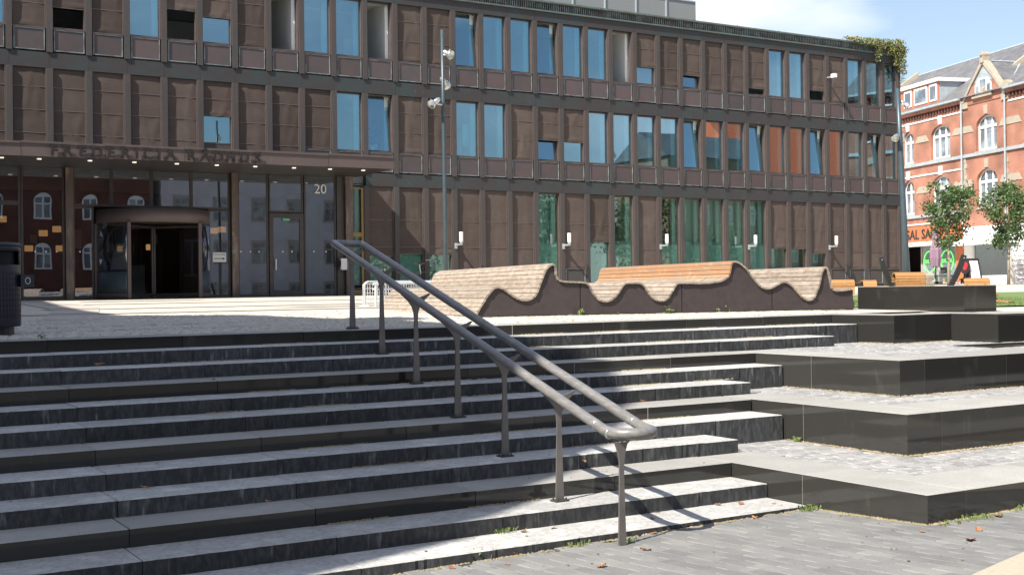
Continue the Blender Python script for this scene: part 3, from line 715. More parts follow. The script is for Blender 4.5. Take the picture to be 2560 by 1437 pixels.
# ---- windows and blinds
frame_cache = {}
def wframe(h):
    k = round(h, 2)
    if k not in frame_cache:
        frame_cache[k] = (MB().box(-.53,-.49,0,.06,0,h).box(.49,.53,0,.06,0,h).box(-.49,.49,0,.06,0,.045).box(-.49,.49,0,.06,h-.045,h).mesh('window', m_frame))
    return frame_cache[k]
pane_cache = {}
def pane(h, m):
    k = (round(h, 2), m.name)
    if k not in pane_cache:
        pane_cache[k] = MB().box(-.485,.485,.025,.037,.045,h-.045).mesh('pane', m)
    return pane_cache[k]
def blind_mesh(h, var, w=1.04, full=True):
    nx, nzv = 12, max(6, int(h/.09)); vs = []; r = random.Random(var*31+int(h*10))
    folds = [(r.uniform(-.5,.6), r.uniform(.1,.9), r.uniform(.25,.9)*r.choice((1,1,-.6)), r.uniform(.05,.10), r.uniform(.003,.016)) for _ in range(5)]
    for j in range(nzv+1):
        v = j/nzv; z = h*v; seg = (h-z)/.78; loc = abs(math.sin(pi*seg))
        for i in range(nx+1):
            u = i/nx-.5; x = u*w - .022*loc*(1 if u > 0 else -1)*(abs(u)*2)**4
            y = -.010*loc*(1-4*u*u)
            for (fx, fz, sl, wd, am) in folds:
                dd = (u-fx*.6) - sl*(v-fz)*.8; y -= am*math.exp(-(dd/wd)**2)*math.exp(-((v-fz)/.28)**2)
            y -= .003*noise.noise(Vector((u*5, z*4, var*3.1)))
            if z < .16 and full: y -= .035*math.sin(pi*z/.16)*(.6+.4*math.sin(u*5+var))   # cloth sags over its bottom bar
            vs.append((x, y, z))
    fs = [(j*(nx+1)+i, j*(nx+1)+i+1, (j+1)*(nx+1)+i+1, (j+1)*(nx+1)+i) for j in range(nzv) for i in range(nx)]
    return MB().add(vs, fs).mesh('sun_blind', m_blind, True)
bcache = {}
bat = MB().box(-.505,.505,-.006,.004,-.009,.009).mesh('blind_batten', m_batten)
def blind(i, ztop, zbot, offs=(.55,1.33,2.11,2.9)):
    h = round(ztop-zbot, 2); var = rnd.randrange(5); k = (h, var)
    if k not in bcache: bcache[k] = blind_mesh(h, var)
    o = put('sun_blind', bcache[k], cx(i), 43.045, zbot)
    for d in offs:
        if h-d > .12:
            q = place('blind_batten', bat); q.parent = o; q.location = (0, -.012, h-d)
    q = place('blind_batten', bat); q.parent = o; q.location = (0, -.012, .012)
def window(r, i, st, m=None):
    z0, z1, _ = ROWS[r]; gm = m or (m_gglass if r == 3 else m_glass)
    if r == 3: z0 = 2.32 if not (i >= 18 and i not in (19,20,22,23,24,25,26)) else 2.97
    h = z1-z0
    fo = put('window', wframe(h), cx(i), 43.09, z0)
    kind = st[0]
    if kind in 'gt' or (kind == 'b' and len(st) > 2 and st[2] in 'gt'):
        po = place('pane', pane(h, gm)); po.parent = fo
        if 't' in st:
            fr = MB().box(-.485,-.45,.0,.05,.045,h-.05).box(.45,.485,.0,.05,.045,h-.05).box(-.45,.45,0,.05,.045,.08).box(-.45,.45,0,.05,h-.085,h-.05).mesh('sash', m_anth)
            so_ = place('sash', fr); so_.parent = fo; so_.rotation_euler = (radians(-5), 0, 0); so_.location = (0, .03, 0); po.rotation_euler = (radians(-5), 0, 0); po.location = (0, .03, 0)
    if kind == 'b':
        blind(i, z1+.01, st[1] if len(st) > 1 else z0-.02, (.62,1.38,2.14,2.9) if r != 3 else (1.25,2.28,3.3))
    if kind in 'gt' and i > -3:
        TP(MB().box(cx(i)+.30, cx(i)+.50, 43.30, 43.42, z0, z1), 'curtain', m_curt)
    if r == 3 and i in (17, 23, 24, 25, 26, 27, 28, 29):  # added pale sheet standing in for the lit room behind the glass
        nc = MB(); n = 24
        vs = [(cx(i)-.5+1.0*j/n, 43.55+.02*(j % 2), z) for z in (z0, z1) for j in range(n+1)]
        TP(nc.add(vs, [(j, j+1, j+n+2, j+n+1) for j in range(n)]), 'lit_room_sheet', m_litroom)
    if kind == 'w':   # open window: white reveal wall and ceiling
        TP(MB().box(cx(i)+.36, cx(i)+.49, 43.28, 46.5, z0-.1, z1+.1), 'partition_wall', m_white)
def ztop_px(i, y, r): return hY(1280, y, YW).z
def pz(x, y): return hY(x, y, 43.045).z
R1 = {0:'g',1:('b',),2:('b',pz(170,23),'o'),3:('b',),4:'g',5:('b',pz(452,27),'o'),6:('b',pz(540,46),'g'),7:('b',),8:'w',9:'g',10:'g',11:'w',12:('b',),13:('b',),14:'t',15:'g',16:'g',17:'t',18:'g',19:'g',20:'w',
      21:('b',pz(1618,170),'g'),22:('b',),23:('b',pz(1733,191),'t'),24:('b',),25:('b',),26:('b',pz(1893,223),'o'),27:'g',28:'g',29:('b',pz(2041,228),'o'),30:('b',),31:'g',32:'g',33:'g'}
R2 = {6:('b',pz(540,291),'g'),10:'g',11:'t',12:('b',),13:('b',),14:'g',15:'g',16:('b',),17:('b',pz(1375,352),'t'),18:('b',pz(1438,357),'g'),19:'g',20:'g',21:'g',22:'g',23:'t',24:'g',25:'g',26:'t',27:'g',28:'g',29:'t',30:'g',31:'g',32:'t',33:'g'}
R3 = {10:'g',11:('b',pz(950,640),'g'),12:('b',pz(1030,635),'g'),13:('b',pz(1100,637),'g'),14:('b',),15:('b',),16:('b',),17:'g',18:('b',),19:('b',pz(1505,605),'g'),20:'g',21:('b',),22:'g',23:'g',24:'g',25:'g',26:'g',27:('b',pz(1950,622),'g'),28:('b',pz(2000,623),'g'),29:('b',pz(2045,634),'g'),30:('b',),31:('b',),32:('b',),33:('b',)}
for i in range(-3, 34):
    window(1, i, R1.get(i, ('b',)))
    s_ = R2.get(i, ('b',))
    if i < 12 and i not in (10, 11):
        # above the canopy the blinds run lower
        if i == 6: window(2, i, s_)
        else: window(2, i, ('b', 6.95))
        TP(MB().box(cx(i)-.53, cx(i)+.53, 43.1, 43.2, 6.4, 7.38), 'apron_panel', m_cop)
    else: window(2, i, s_)
    if i >= 10:
        window(3, i, R3[i])
        if R3[i][0] == 'g' or len(R3[i]) > 1 and i < 27:
            TP(MB().box(cx(i)-.48, cx(i)+.48, 43.17, 43.18, 2.36, 4.02).box(cx(i)-.48, cx(i)+.48, 43.17, 43.18, 4.05, 4.07).box(cx(i)-.48, cx(i)+.48, 43.17, 43.18, 4.10, 4.115), 'frosted_film', m_frost)
# pot plant, easel and drawing board seen in the offices
TP(MB().lathe([(0,7.42),(.14,7.42),(.18,7.72),(0,7.72)], 12, (cx(11)-.05, 43.6, 0)), 'plant_pot', m_white)
lf = MB()
for _ in range(160):
    p = Vector((cx(11)-.05+rnd.gauss(0,.16), 43.6+rnd.gauss(0,.1), 8.05+rnd.gauss(0,.2))); a = Vector((rnd.uniform(-1,1), rnd.uniform(-1,1), rnd.uniform(-1,1))).normalized()*.045; b = a.cross(Vector((rnd.random(), rnd.random(), 1))).normalized()*.03
    lf.add([p-a, p+b, p+a, p-b], [(0,1,2,3)])
TP(lf, 'pot_plant_leaves', m_foli)['kind'] = 'stuff'
ez = MB(); x = cx(14)+.12
ez.tube([(x-.2,43.5,7.4),(x,43.8,8.7)], .02, 6).tube([(x+.25,43.5,7.4),(x+.05,43.8,8.7)], .02, 6).box(x-.05,x+.35,43.55,43.57,7.9,8.75)
TP(ez, 'easel', m_white)
for i, z in ((11, 11.3), (20, 11.4)): TP(MB().box(cx(i)-.1, cx(i)+.22, 46.2, 46.23, z, z+1.0), 'wall_drawing', m_white)
for i in (2, 5, 9, 10, 14, 15, 16, 18, 22, 25, 28):      # ceiling light strips
    for z in (13.12, 9.62): TP(MB().box(cx(i)-.1, cx(i)+1.6, 45.2, 45.35, z-.05, z-.0), 'ceiling_light', m_white)
# brass framed side window next to the entrance
TP(MB().box(cx(10)-.02, cx(10)+.55, 42.99, 43.05, 2.0, 2.15).box(cx(10)+.43, cx(10)+.55, 42.98, 43.06, 2.15, 6.0).box(cx(10)-.1, cx(10)+.43, 42.99, 43.05, 4.15, 4.32).box(cx(10)-.1, cx(10)+.43, 42.99, 43.05, 5.95, 6.0), 'brass_frame', m_gold)

# ---- canopy
YC = 39.63; XC = 18.86
def zc(x): return 6.28+(x-5.9)*.0085
cv = [(XL-2,YC,zc(XL-2)),(XC,YC,zc(XC)),(XC,42.92,zc(XC)),(XL-2,42.92,zc(XL-2))]
cano = TP(MB().add(cv+[(x,y,z+.44) for x,y,z in cv], [(4,5,6,7),(0,1,5,4),(1,2,6,5),(2,3,7,6),(3,0,4,7)], 0).add(cv, [(0,3,2,1)], 1), 'canopy', [m_fascia, m_soff])
for j in range(-1, 10):
    xa = XL-2+j*2.5
    xa = 18.86-2.48*(j+1)
    q = MB().box(xa+.004, min(xa+2.47, XC+.02), YC-.035, YC+.0, zc(xa+1.2)+.385, zc(xa+1.2)+.455).build('canopy_edge', m_frame); q.parent = cano
    q = MB().box(xa-.005, xa+.005, YC-.006, YC+.0, zc(xa)+.0, zc(xa)+.385).build('fascia_joint', m_anth); q.parent = cano
q = MB().box(XC, XC+.035, YC-.035, 42.9, zc(XC)+.385, zc(XC)+.455).build('canopy_edge', m_frame); q.parent = cano
for x_, y_ in [(4,410),(98,413),(225,405+12),(336,411),(442,412),(542,415),(638,419),(735,422),(825,424),(908,427)]:
    p = hY(x_, y_-3, 40.3); q = MB().tube([(p.x,40.3,zc(p.x)-.03),(p.x,40.3,zc(p.x)+.01)], .07, 12).build('downlight', m_spot); q.parent = cano
# ---- lettering on the fascia and other flat text
FONT = None
def glyph(s, size, name, m, parent, mw, ext=.02, bold=0.0, spacing=1):
    cu = bpy.data.curves.new('glyph', 'FONT'); cu.body = s; cu.size = size; cu.extrude = ext; cu.offset = bold; cu.align_x = 'CENTER'; cu.space_character = spacing; cu.resolution_u = 3
    ob = bpy.data.objects.new('glyph', cu); col.objects.link(ob); bpy.context.view_layer.update()
    me = bpy.data.meshes.new_from_object(ob.evaluated_get(bpy.context.evaluated_depsgraph_get())); bpy.data.objects.remove(ob)
    me.materials.clear(); me.materials.append(m)
    o = place(name, me); 
    if parent: o.parent = parent; o.matrix_parent_inverse = Matrix.Translation(parent.location).inverted() if parent.parent is None else Matrix()
    o.matrix_basis = mw
    return o
STAND = Matrix.Rotation(pi/2, 4, 'X')
for ch, x_ in zip('FREDERICIARÅDHUS', [136,169.5,207,243,278,314,342.5,371,398,427,479,513.5,546,577,611,644.5]):
    p = hY(x_, 380, 39.53); glyph(ch, .455, 'letter', m_letter, th, Matrix.Translation((p.x, 39.53, zc(p.x)+.035)) @ STAND, .035, .012)

# ---- entrance glass front
EG = [(5.0,7.05),(7.05,8.35),(8.6,14.02),(14.25,15.4),(15.45,16.75),(16.82,18.04)]
def zs(x): return zc(x)
def egl(x0, x1, z0, z1): 
    f = TP(MB().box(x0, x1, 43.0, 43.07, z0, z0+.07).box(x0, x1, 43.0, 43.07, z1-.06, z1).box(x0, x0+.06, 43.0, 43.07, z0+.07, z1-.06).box(x1-.06, x1, 43.0, 43.07, z0+.07, z1-.06), 'glazing_frame', m_anth)
    q = MB().box(x0+.06, x1-.06, 43.03, 43.042, z0+.07, z1-.06).build('pane', m_eglass); q.parent = f; return f
ZG = 1.97
egl(XL, 5.0, ZG, 6.33); egl(5.0, 6.98, ZG, 5.1); egl(5.0, 6.98, 5.1, 6.33); egl(7.0, 8.36, ZG, 6.33)
for a, b in ((8.62,9.9),(9.9,11.24),(11.24,12.62),(12.62,14.0)): egl(a, b, 5.05, 6.36)
egl(8.62, 9.30, ZG, 5.03); egl(13.22, 14.0, ZG, 5.03)
egl(14.28, 15.42, ZG, 6.38); egl(15.45, 16.76, 5.0, 6.38); egl(16.80, 18.05, ZG, 6.4)
dr_ = TP(MB().box(15.45,15.6,42.97,43.08,ZG,4.97).box(16.61,16.76,42.97,43.08,ZG,4.97).box(15.6,16.61,42.97,43.08,4.8,4.97).box(15.6,16.61,42.97,43.08,ZG,ZG+.2), 'door', m_anth)
q = MB().box(15.6,16.61,43.02,43.035,ZG+.2,4.8).build('pane', m_eglass); q.parent = dr_
q = MB().box(15.64,15.68,42.88,42.93,2.9,3.3).build('handle', m_alu); q.parent = dr_
TP(MB().box(XL, 18.6, 43.0, 43.12, 6.40, 6.6), 'glazing_head', m_anth)
for x0, x1 in ((8.37,8.61),(14.03,14.26)):
    TP(MB().box(x0, x1, 42.86, 43.1, 1.93, 6.4), 'pillar', m_patina)
TP(MB().box(18.07,18.36,42.95,43.12,1.93,6.42), 'pillar', m_anth)
TP(MB().box(18.37,18.66,42.80,43.05,1.93,6.42), 'pillar', m_patina)
TP(MB().box(XL, 18.5, 42.95, 43.02, 1.88, 1.965), 'threshold', m_anth)
# dots, number, poster
for x_ in (88,115,142,200,602,626,648,707,730,785,815): 
    p = hY(x_, 629, 42.995); TP(MB().tube([(p.x,42.99,p.z),(p.x,42.996,p.z)], .028, 10), 'glass_dot', m_wpaint)
p = hY(801, 484, 42.98); glyph('20', .50, 'house_number', m_wpaint, th, Matrix.Translation((p.x, 42.985, p.z)) @ STAND, .003, .002)
pp = MB().box(13.35, 13.84, 42.975, 42.98, 3.19, 3.53).build('poster', m_wpaint); wparent(pp, th)
glyph('POSTKASSE', .085, 'lettering', m_ink, pp, Matrix.Translation((13.595, 42.972, 3.43)) @ STAND, .0005)
q = MB().box(13.40,13.72,42.970,42.974,3.30,3.325).add([(13.71,42.972,3.27),(13.80,42.972,3.3125),(13.71,42.972,3.355)], [(0,1,2)]).build('arrow', m_ink); q.parent = pp
TP(MB().box(15.95,16.22,42.96,42.97,4.70,4.78), 'exit_sign', mat('exit_green', (.1,.45,.25), .5))
# revolving door drum
rv = (11.27, 43.0); rr_ = 1.92
def arcwall(name, a0, a1, z0, z1, r, th_, m, n=14):
    mb = MB(); arc(mb, a0, a1, z0, z1, r, th_, n); mb.v = [(v[0]+rv[0], v[1]+rv[1], v[2]) for v in mb.v]; return TP(mb, name, m, True)
arcwall('door_drum_band', 180, 360, 4.46, 4.92, rr_, .06, m_fascia, 30)
TP(MB().add([(rv[0]+rr_*cos(radians(a)), rv[1]+rr_*sin(radians(a)), 4.9) for a in range(180, 361, 10)], [list(range(19))]), 'door_drum_cover', m_anth)
TP(MB().add([(rv[0]+rr_*cos(radians(a)), rv[1]+rr_*sin(radians(a)), 4.47) for a in range(180, 361, 10)], [list(range(19))[::-1]]), 'door_drum_ceiling', m_soff)
for a in (182, 232, 308, 358):
    ar = radians(a); x, y = rv[0]+rr_*cos(ar), rv[1]+rr_*sin(ar); TP(MB().box(x-.055,x+.055,y-.055,y+.055,1.95,4.46), 'drum_post', m_fascia)
for a0, a1 in ((183,231),(309,357)):
    arcwall('drum_lower_panel', a0, a1, 1.96, 2.83, rr_-.01, .03, m_pole); arcwall('pane', a0, a1, 2.83, 4.46, rr_-.02, .015, m_eglass); arcwall('drum_kick_rail', a0, a1, 1.95, 2.12, rr_+.01, .05, m_fascia)
for a in (42, 132, 222, 318):
    ar = radians(a); c, s_ = cos(ar), sin(ar); 
    v = [(rv[0]+c*.05, rv[1]+s_*.05), (rv[0]+c*1.7, rv[1]+s_*1.7)]
    fr = TP(MB().tube([(v[0][0],v[0][1],1.97),(v[0][0],v[0][1],4.4)], .05, 6).tube([(v[1][0],v[1][1],1.97),(v[1][0],v[1][1],4.4)], .04, 6).tube([(*v[0],2.05),(*v[1],2.05)], .06, 6).tube([(*v[0],4.38),(*v[1],4.38)], .05, 6), 'door_wing', m_anth)
    q = MB().add([(*v[0],2.1),(*v[1],2.1),(*v[1],4.35),(*v[0],4.35)], [(0,1,2,3)]).build('pane', m_iglass); q.parent = fr
# lobby interior
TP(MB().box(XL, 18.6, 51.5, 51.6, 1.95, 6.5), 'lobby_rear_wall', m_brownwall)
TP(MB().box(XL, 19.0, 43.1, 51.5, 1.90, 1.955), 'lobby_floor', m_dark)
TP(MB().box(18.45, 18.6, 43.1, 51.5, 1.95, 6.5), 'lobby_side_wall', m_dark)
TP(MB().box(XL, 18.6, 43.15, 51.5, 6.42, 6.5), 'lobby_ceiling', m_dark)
kb = TP(MB().box(11.2,11.75,46.0,46.4,1.96,3.15), 'reception_terminal', m_zinc)
q = MB().box(11.25,11.7,46.05,46.1,3.2,3.6).build('screen', m_blk); q.parent = kb
for (x_, y_, Yd) in [(72,621,50),(150,621,50),(108,583,49),(142,573,48.5),(303,622,50),(375,618,50),(535,577,49),(555,574,48),(818,605,49),(5,548,49)]:
    p = hY(x_, y_, Yd); TP(MB().tube([(p.x,p.y,p.z-.11),(p.x,p.y,p.z+.11)], .16, 10), 'lampshade', m_warm)
for (x_, y_, w_, h_) in [(195,598,.25,.75),(84,598,.25,.35),(275,605,.25,.8),(387,598,.2,.4)]:
    p = hY(x_, y_, 51.4); TP(MB().box(p.x-w_/2,p.x+w_/2,51.40,51.44,p.z-h_/2,p.z+h_/2), 'lit_lobby_window', emis('pale_daylight', (.75,.9,.7), .5) if False else m_lens)

# rooftop screen
for j in range(9):
    xa = 22.0+j*1.75
    s_ = TP(MB().box(xa+.03, xa+1.72, 46.0, 46.03, 13.95, 15.66, 0), 'screen_panel', mat('grey_mesh_panel', (.17,.18,.18), .7, c2=(.24,.25,.25), ns=120, nscale=(1,1,.2)) if j == 0 else bpy.data.materials['grey_mesh_panel'])
    q = MB().box(xa-.03, xa+.03, 45.95, 46.0, 13.9, 15.7).box(xa, xa+1.75, 45.96, 46.0, 15.66, 15.72).build('screen_post', m_galv); q.parent = s_
TP(MB().box(37.72, 37.78, 46.0, 49, 13.95, 15.70), 'screen_panel', bpy.data.materials['grey_mesh_panel'])

# wall lamps
LL = ['above the leftmost wave bench, nearest the entrance', 'above the dip after the first wave bench', 'above the orange timber backrest', 'above the tall peak of the third bench', 'nearest the right corner of the building']
lbx = [cx(13)+MODW/2, cx(17)+MODW/2, cx(21)+MODW/2, cx(25)+MODW/2, cx(29)+MODW/2]
for n_, x in enumerate(lbx):
    z = 3.86+.01*n_*3
    t = thing('wall_lamp', 'white tube lamp on the facade '+LL[n_], 'wall lamp', (x, 42.93, z), 0, 'tube lamps along the town hall ground floor')
    MB().box(-.05,.05,-.05,0,-.12,.10).build('bracket', m_galv, t)
    MB().box(-.035,.035,-.50,-.05,.0,.07).build('arm', m_galv, t)
    MB().tube([(0,-.46,.07),(0,-.46,.15)], .07, 12).build('collar', m_galv, t)
    MB().tube([(0,-.46,.15),(0,-.46,.52)], .078, 14).build('lamp_tube', m_opal, t, False)
t = thing('security_camera', 'small white camera on a bracket high on the facade near its right corner', 'camera', (cx(29)+MODW/2, 42.93, 12.05))
MB().box(-.03,.03,-.35,0,-.03,.03).build('bracket', m_galv, t); MB().box(-.08,.08,-.55,-.3,-.06,.12).build('camera_body', m_wpaint, t)

# ivy at the roof corner
iv = MB()
def leafquad(mb, p, s, r=rnd):
    a = Vector((r.uniform(-1,1), r.uniform(-1,1), r.uniform(-1,1))).normalized(); b = a.cross(Vector((r.uniform(-1,1), r.uniform(-1,1), r.uniform(-1,1)))).normalized()
    mb.add([p-a*s, p-b*s*.6, p+a*s, p+b*s*.6], [(0,1,2,3)])
for _ in range(1700):
    u = rnd.random()**.6; x = 44.2+4.1*u; hang = .05+.28*u
    z = 13.98+rnd.uniform(-hang, .12+.18*u)
    leafquad(iv, Vector((x, 42.78+rnd.gauss(0,.10), z)), rnd.uniform(.03,.07))
for sx, ln, n in ((46.45,.9,150),(46.6,.6,70),(47.7,1.0,260),(48.0,1.3,420),(48.15,1.7,260),(47.3,.5,90),(48.3,1.4,260)):
    for _ in range(n):
        t_ = rnd.random()**1.3; leafquad(iv, Vector((sx+rnd.gauss(0,.10*(1-t_*.5)), 42.72+rnd.gauss(0,.07), 13.95-ln*t_)), rnd.uniform(.03,.065))
tag(iv.build('ivy', m_ivy), 'green and reddish ivy spilling over the roof corner of the town hall', 'ivy')
# hand sanitiser dispenser on the pillar
p = hY(858, 661, 42.75); t = thing('sanitiser_dispenser', 'white dispenser box on the pillar right of the entrance', 'dispenser', (p.x+.02, 42.8, p.z-.2))
MB().box(-.13,.10,-.13,0,0,.42).build('housing', m_wpaint, t); MB().box(-.14,-.131,-.11,-.02,.12,.36).build('window', m_blk, t)

# ================================================================== LAMP POLES
def spot(parent, p, d, s=1.0, lit=False):
    d = Vector(d).normalized(); q = d.to_track_quat('Z', 'Y').to_matrix().to_4x4()
    mw = Matrix.Translation(p) @ q @ Matrix.Scale(s, 4)
    h = MB().lathe([(0,-.30),(.06,-.29),(.085,-.22),(.085,-.06),(.075,-.05),(.12,.0),(.155,.13),(.15,.14),(.12,.05),(0,.04)], 18).build('spotlight', m_alu, parent, True, mw)
    MB().lathe([(0,.05),(.07,.052),(.075,.04)], 14).build('lens', m_lens, h)
    ya = MB().tube([(-.10,0,-.14),(-.11,0,-.02),(-.02,.16,.02),(.11,0,-.02),(.10,0,-.14)], .008, 5); ya.build('yoke', m_galv, h)
def pole(label, base, top, r0, r1, spots, group='slim blue grey light poles'):
    t = thing('light_pole', label, 'light pole', base, 0, group)
    b, tp_ = Vector((0,0,0)), Vector(top)-Vector(base)
    MB().tube([b, tp_*.35, tp_*.7, tp_], [r0, (r0*.6+r1*.4), (r0*.35+r1*.65), r1], 14).build('pole', m_pole, t, True)
    MB().tube([b, (0,0,.25)], r0*1.25, 12).build('foot', m_pole, t)
    for (fz, off, d) in spots:
        c = tp_*fz; a = c+Vector(off); 
        MB().tube([c, a], .03, 6).build('arm', m_galv, t); spot(t, a, d, .88)
b = hD(1116, 738, 36.5); tp_ = hD(1105, 75, 36.5)
pole('light pole with three round spotlights standing in front of the town hall centre', (b.x, b.y, plz(b.x, b.y)), tp_, .072, .046,
     [(.905,(.12,-.16,.02),(.35,-1,-.5)), (.80,(.14,.12,.02),(.9,.5,-.75)), (.72,(-.36,-.08,.02),(-.75,-.1,-.5))])
b = hD(2268, 722, 48); tp_ = hD(2244, 222, 48)
pole('leaning light pole with spotlights at the right corner of the town hall', (b.x, b.y, plz(b.x, b.y)), tp_, .15, .075,
     [(.92,(.30,-.1,0),(.5,-.6,-.6)), (.76,(.28,.1,0),(.7,.5,-.7)), (.75,(-.35,-.1,.02),(-.8,-.4,-.5))])

# ================================================================== BARRIERS, BICYCLES
def barrier(label, P, ang, ln):
    t = thing('crowd_barrier', label, 'barrier', P, ang, 'white mesh barriers by the bench')
    MB().tube([(0,0,.05),(0,0,.48),(.08,0,.55),(ln-.08,0,.55),(ln,0,.48),(ln,0,.05)], .016, 6).build('frame', m_wire, t)
    MB().tube([(0,-.25,.02),(0,.25,.02)], .016, 6).tube([(ln,-.25,.02),(ln,.25,.02)], .016, 6).build('foot', m_wire, t)
    for z in (.1,.2,.3,.4,.5): MB().tube([(0,0,z),(ln,0,z)], .006, 4).build('wire', m_wire, t)
    n = int(ln/.06)
    for i in range(1, n): MB().tube([(i*ln/n,0,.05),(i*ln/n,0,.55)], .005, 4).build('wire', m_wire, t)
P = hPlaza(912, 768); 
barrier('white wire mesh barrier standing left behind the wave bench, the nearer one', (P.x, P.y, plz(P.x, P.y)), radians(0), 1.9)
barrier('white wire mesh barrier behind the wave bench, the farther one', (P.x+.5, P.y+1.2, plz(P.x, P.y)), radians(8), 2.2)
t = thing('tubular_rail', 'low white double tube rail running behind the wave bench', 'rail', (P.x+.12, P.y-.3, plz(P.x, P.y)))
MB().tube([(0,0,0),(0,0,.50)], .03, 8).tube([(2.2,0,0),(2.2,0,.52)], .03, 8).build('post', m_wire, t)
MB().tube([(-.05,0,.49),(2.6,0,.55)], .03, 8).build('tube', m_wire, t); MB().tube([(-.05,.05,.38),(2.6,.05,.42)], .022, 8).build('tube', m_wire, t)
def bicycle(label, P, ang):
    t = thing('bicycle', label, 'bicycle', P, ang, 'parked black bicycles')
    for x in (0, 1.05):
        w_ = MB().tube([(x+.33*cos(a), 0, .34+.33*sin(a)) for a in [i*pi/12 for i in range(24)]], .016, 6, closed=True).build('wheel', m_blk, t)
        MB().tube([(x,-.04,.34),(x,.04,.34)], .02, 6).build('hub', m_plate, w_)
        sp = MB(); [sp.tube([(x,0,.34),(x+.31*cos(a),0,.34+.31*sin(a))], .002, 3) for a in [i*pi/6 for i in range(12)]]; sp.build('spokes', m_plate, w_)
    MB().tube([(0,0,.34),(.35,0,.62),(.42,0,.30),(0,0,.34)], .016, 6).tube([(.42,0,.30),(.88,0,.72),(.33,0,.66)], .016, 6).tube([(.88,0,.72),(1.05,0,.34)], .014, 6).build('frame', m_blk, t)
    MB().tube([(.35,0,.62),(.31,0,.88)], .013, 6).build('seat_post', m_alu, t)
    MB().box(.18,.44,-.07,.07,.88,.93).build('saddle', m_blk, t)
    MB().tube([(.88,0,.72),(.85,0,.98)], .014, 6).tube([(.78,-.28,1.0),(.86,-.1,1.02),(.86,.1,1.02),(.78,.28,1.0)], .012, 6).build('handlebar', m_blk, t)
    MB().box(-.2,.25,-.08,.08,.66,.68).build('rack', m_blk, t)
b = hD(1028, 735, 33.5); bicycle('black bicycle parked in front of the town hall left of the pole', (b.x, b.y, plz(b.x, b.y)+.1), radians(15))
b = hD(965, 735, 34.5); bicycle('dark bicycle parked behind the handrail close to the wall', (b.x, b.y, plz(b.x, b.y)), radians(70))
bicycle('bicycle with only its dark wheel showing behind the brass framed window', (18.95, 43.6, 2.0), radians(4))

# ================================================================== ORANGE SLAT BENCHES, ARMS, GRASS
def slat_bench(label, base, ang, prof_, ln, pwid=.06, m=m_woodO, group='orange slatted curl benches'):
    t = thing('slatted_bench', label, 'bench', base, ang, group)
    cm = [0]
    for a, b in zip(prof_, prof_[1:]): cm.append(cm[-1]+math.hypot(b[0]-a[0], b[1]-a[1]))
    def sp(s):
        i = 0
        while i < len(cm)-2 and cm[i+1] < s: i += 1
        f = (s-cm[i])/max(1e-6, cm[i+1]-cm[i]); a, b = prof_[i], prof_[i+1]; return (a[0]+(b[0]-a[0])*f, a[1]+(b[1]-a[1])*f)
    for i in range(int(cm[-1]/pwid)):
        a, b = sp(i*pwid), sp((i+1)*pwid-.008); d = Vector((b[0]-a[0], b[1]-a[1])); 
        if d.length < 1e-4: continue
        nn = Vector((-d.y, d.x)).normalized()*.025
        pts = [a, b, (b[0]-nn.x, b[1]-nn.y), (a[0]-nn.x, a[1]-nn.y)]
        MB().prism(pts, 'x', 0, ln).build('plank', m, t)
    for x in (.06, ln-.10):
        q = [(a[0]*.93+.02, a[1]-.03) for a in prof_]; 
        MB().tube([(x, p[0], p[1]) for p in q], .02, 5).build('end_frame', m_plate, t)
    return t
# profiles in (depth, height): seat, back and rolled top
curl = [(0,.0),(.05,.38),(.10,.44),(.45,.40),(.58,.46),(.70,.80),(.76,.88),(.84,.90),(.90,.84),(.90,.70),(.88,.40)]
curlb = [(-p[0], p[1]) for p in curl]
# seen from behind: rear face of slats with rolled top
b = hD(2240, 742, 26); b2 = hD(2338, 742, 26)
slat_bench('orange slatted bench with a rolled top seen behind the black block centre', (b.x, b.y, 1.72), TH*-1, [(0,0),(0,.50),(.02,.57),(.08,.61),(.20,.61),(.28,.55),(.30,.35)], .62)
slat_bench('weathered brown end of the slatted bench right of the orange one', (b.x+.62*cos(-TH)+.01, b.y+.62*sin(-TH), 1.72), -TH, [(0,0),(0,.49),(.02,.56),(.08,.60),(.20,.60),(.28,.54)], .18, m=m_wood)
b = hD(2078, 735, 26)
slat_bench('orange slatted bench curling down at its right end just behind the wave bench', (b.x, b.y, 1.76), -TH, [(0,.12),(0,.34),(.02,.40),(.08,.43),(.35,.43),(.42,.36)], .50)
b = hD(2140, 745, 28)
slat_bench('small orange curled lounger left of the black curved arm', (b.x+.25, b.y, 1.70), -TH-.1, [(-.05,.0),(.0,.32),(.05,.44),(.12,.49),(.45,.48),(.55,.42)], .30)
b = hD(2412, 740, 25)
slat_bench('orange rolled bench top just showing above the right part of the black block', (b.x, b.y, 1.72), -TH, [(0,.10),(.0,.38),(.03,.44),(.10,.47),(.30,.47),(.36,.4)], .52)
b = hD(2480, 752, 24)
slat_bench('orange upturned lounger end sticking out right of the black block', (b.x, b.y, 1.69), -TH+.9, [(-.30,.03),(.0,.06),(.25,.20),(.33,.27),(.30,.31),(.18,.24),(0,.12)], .45)
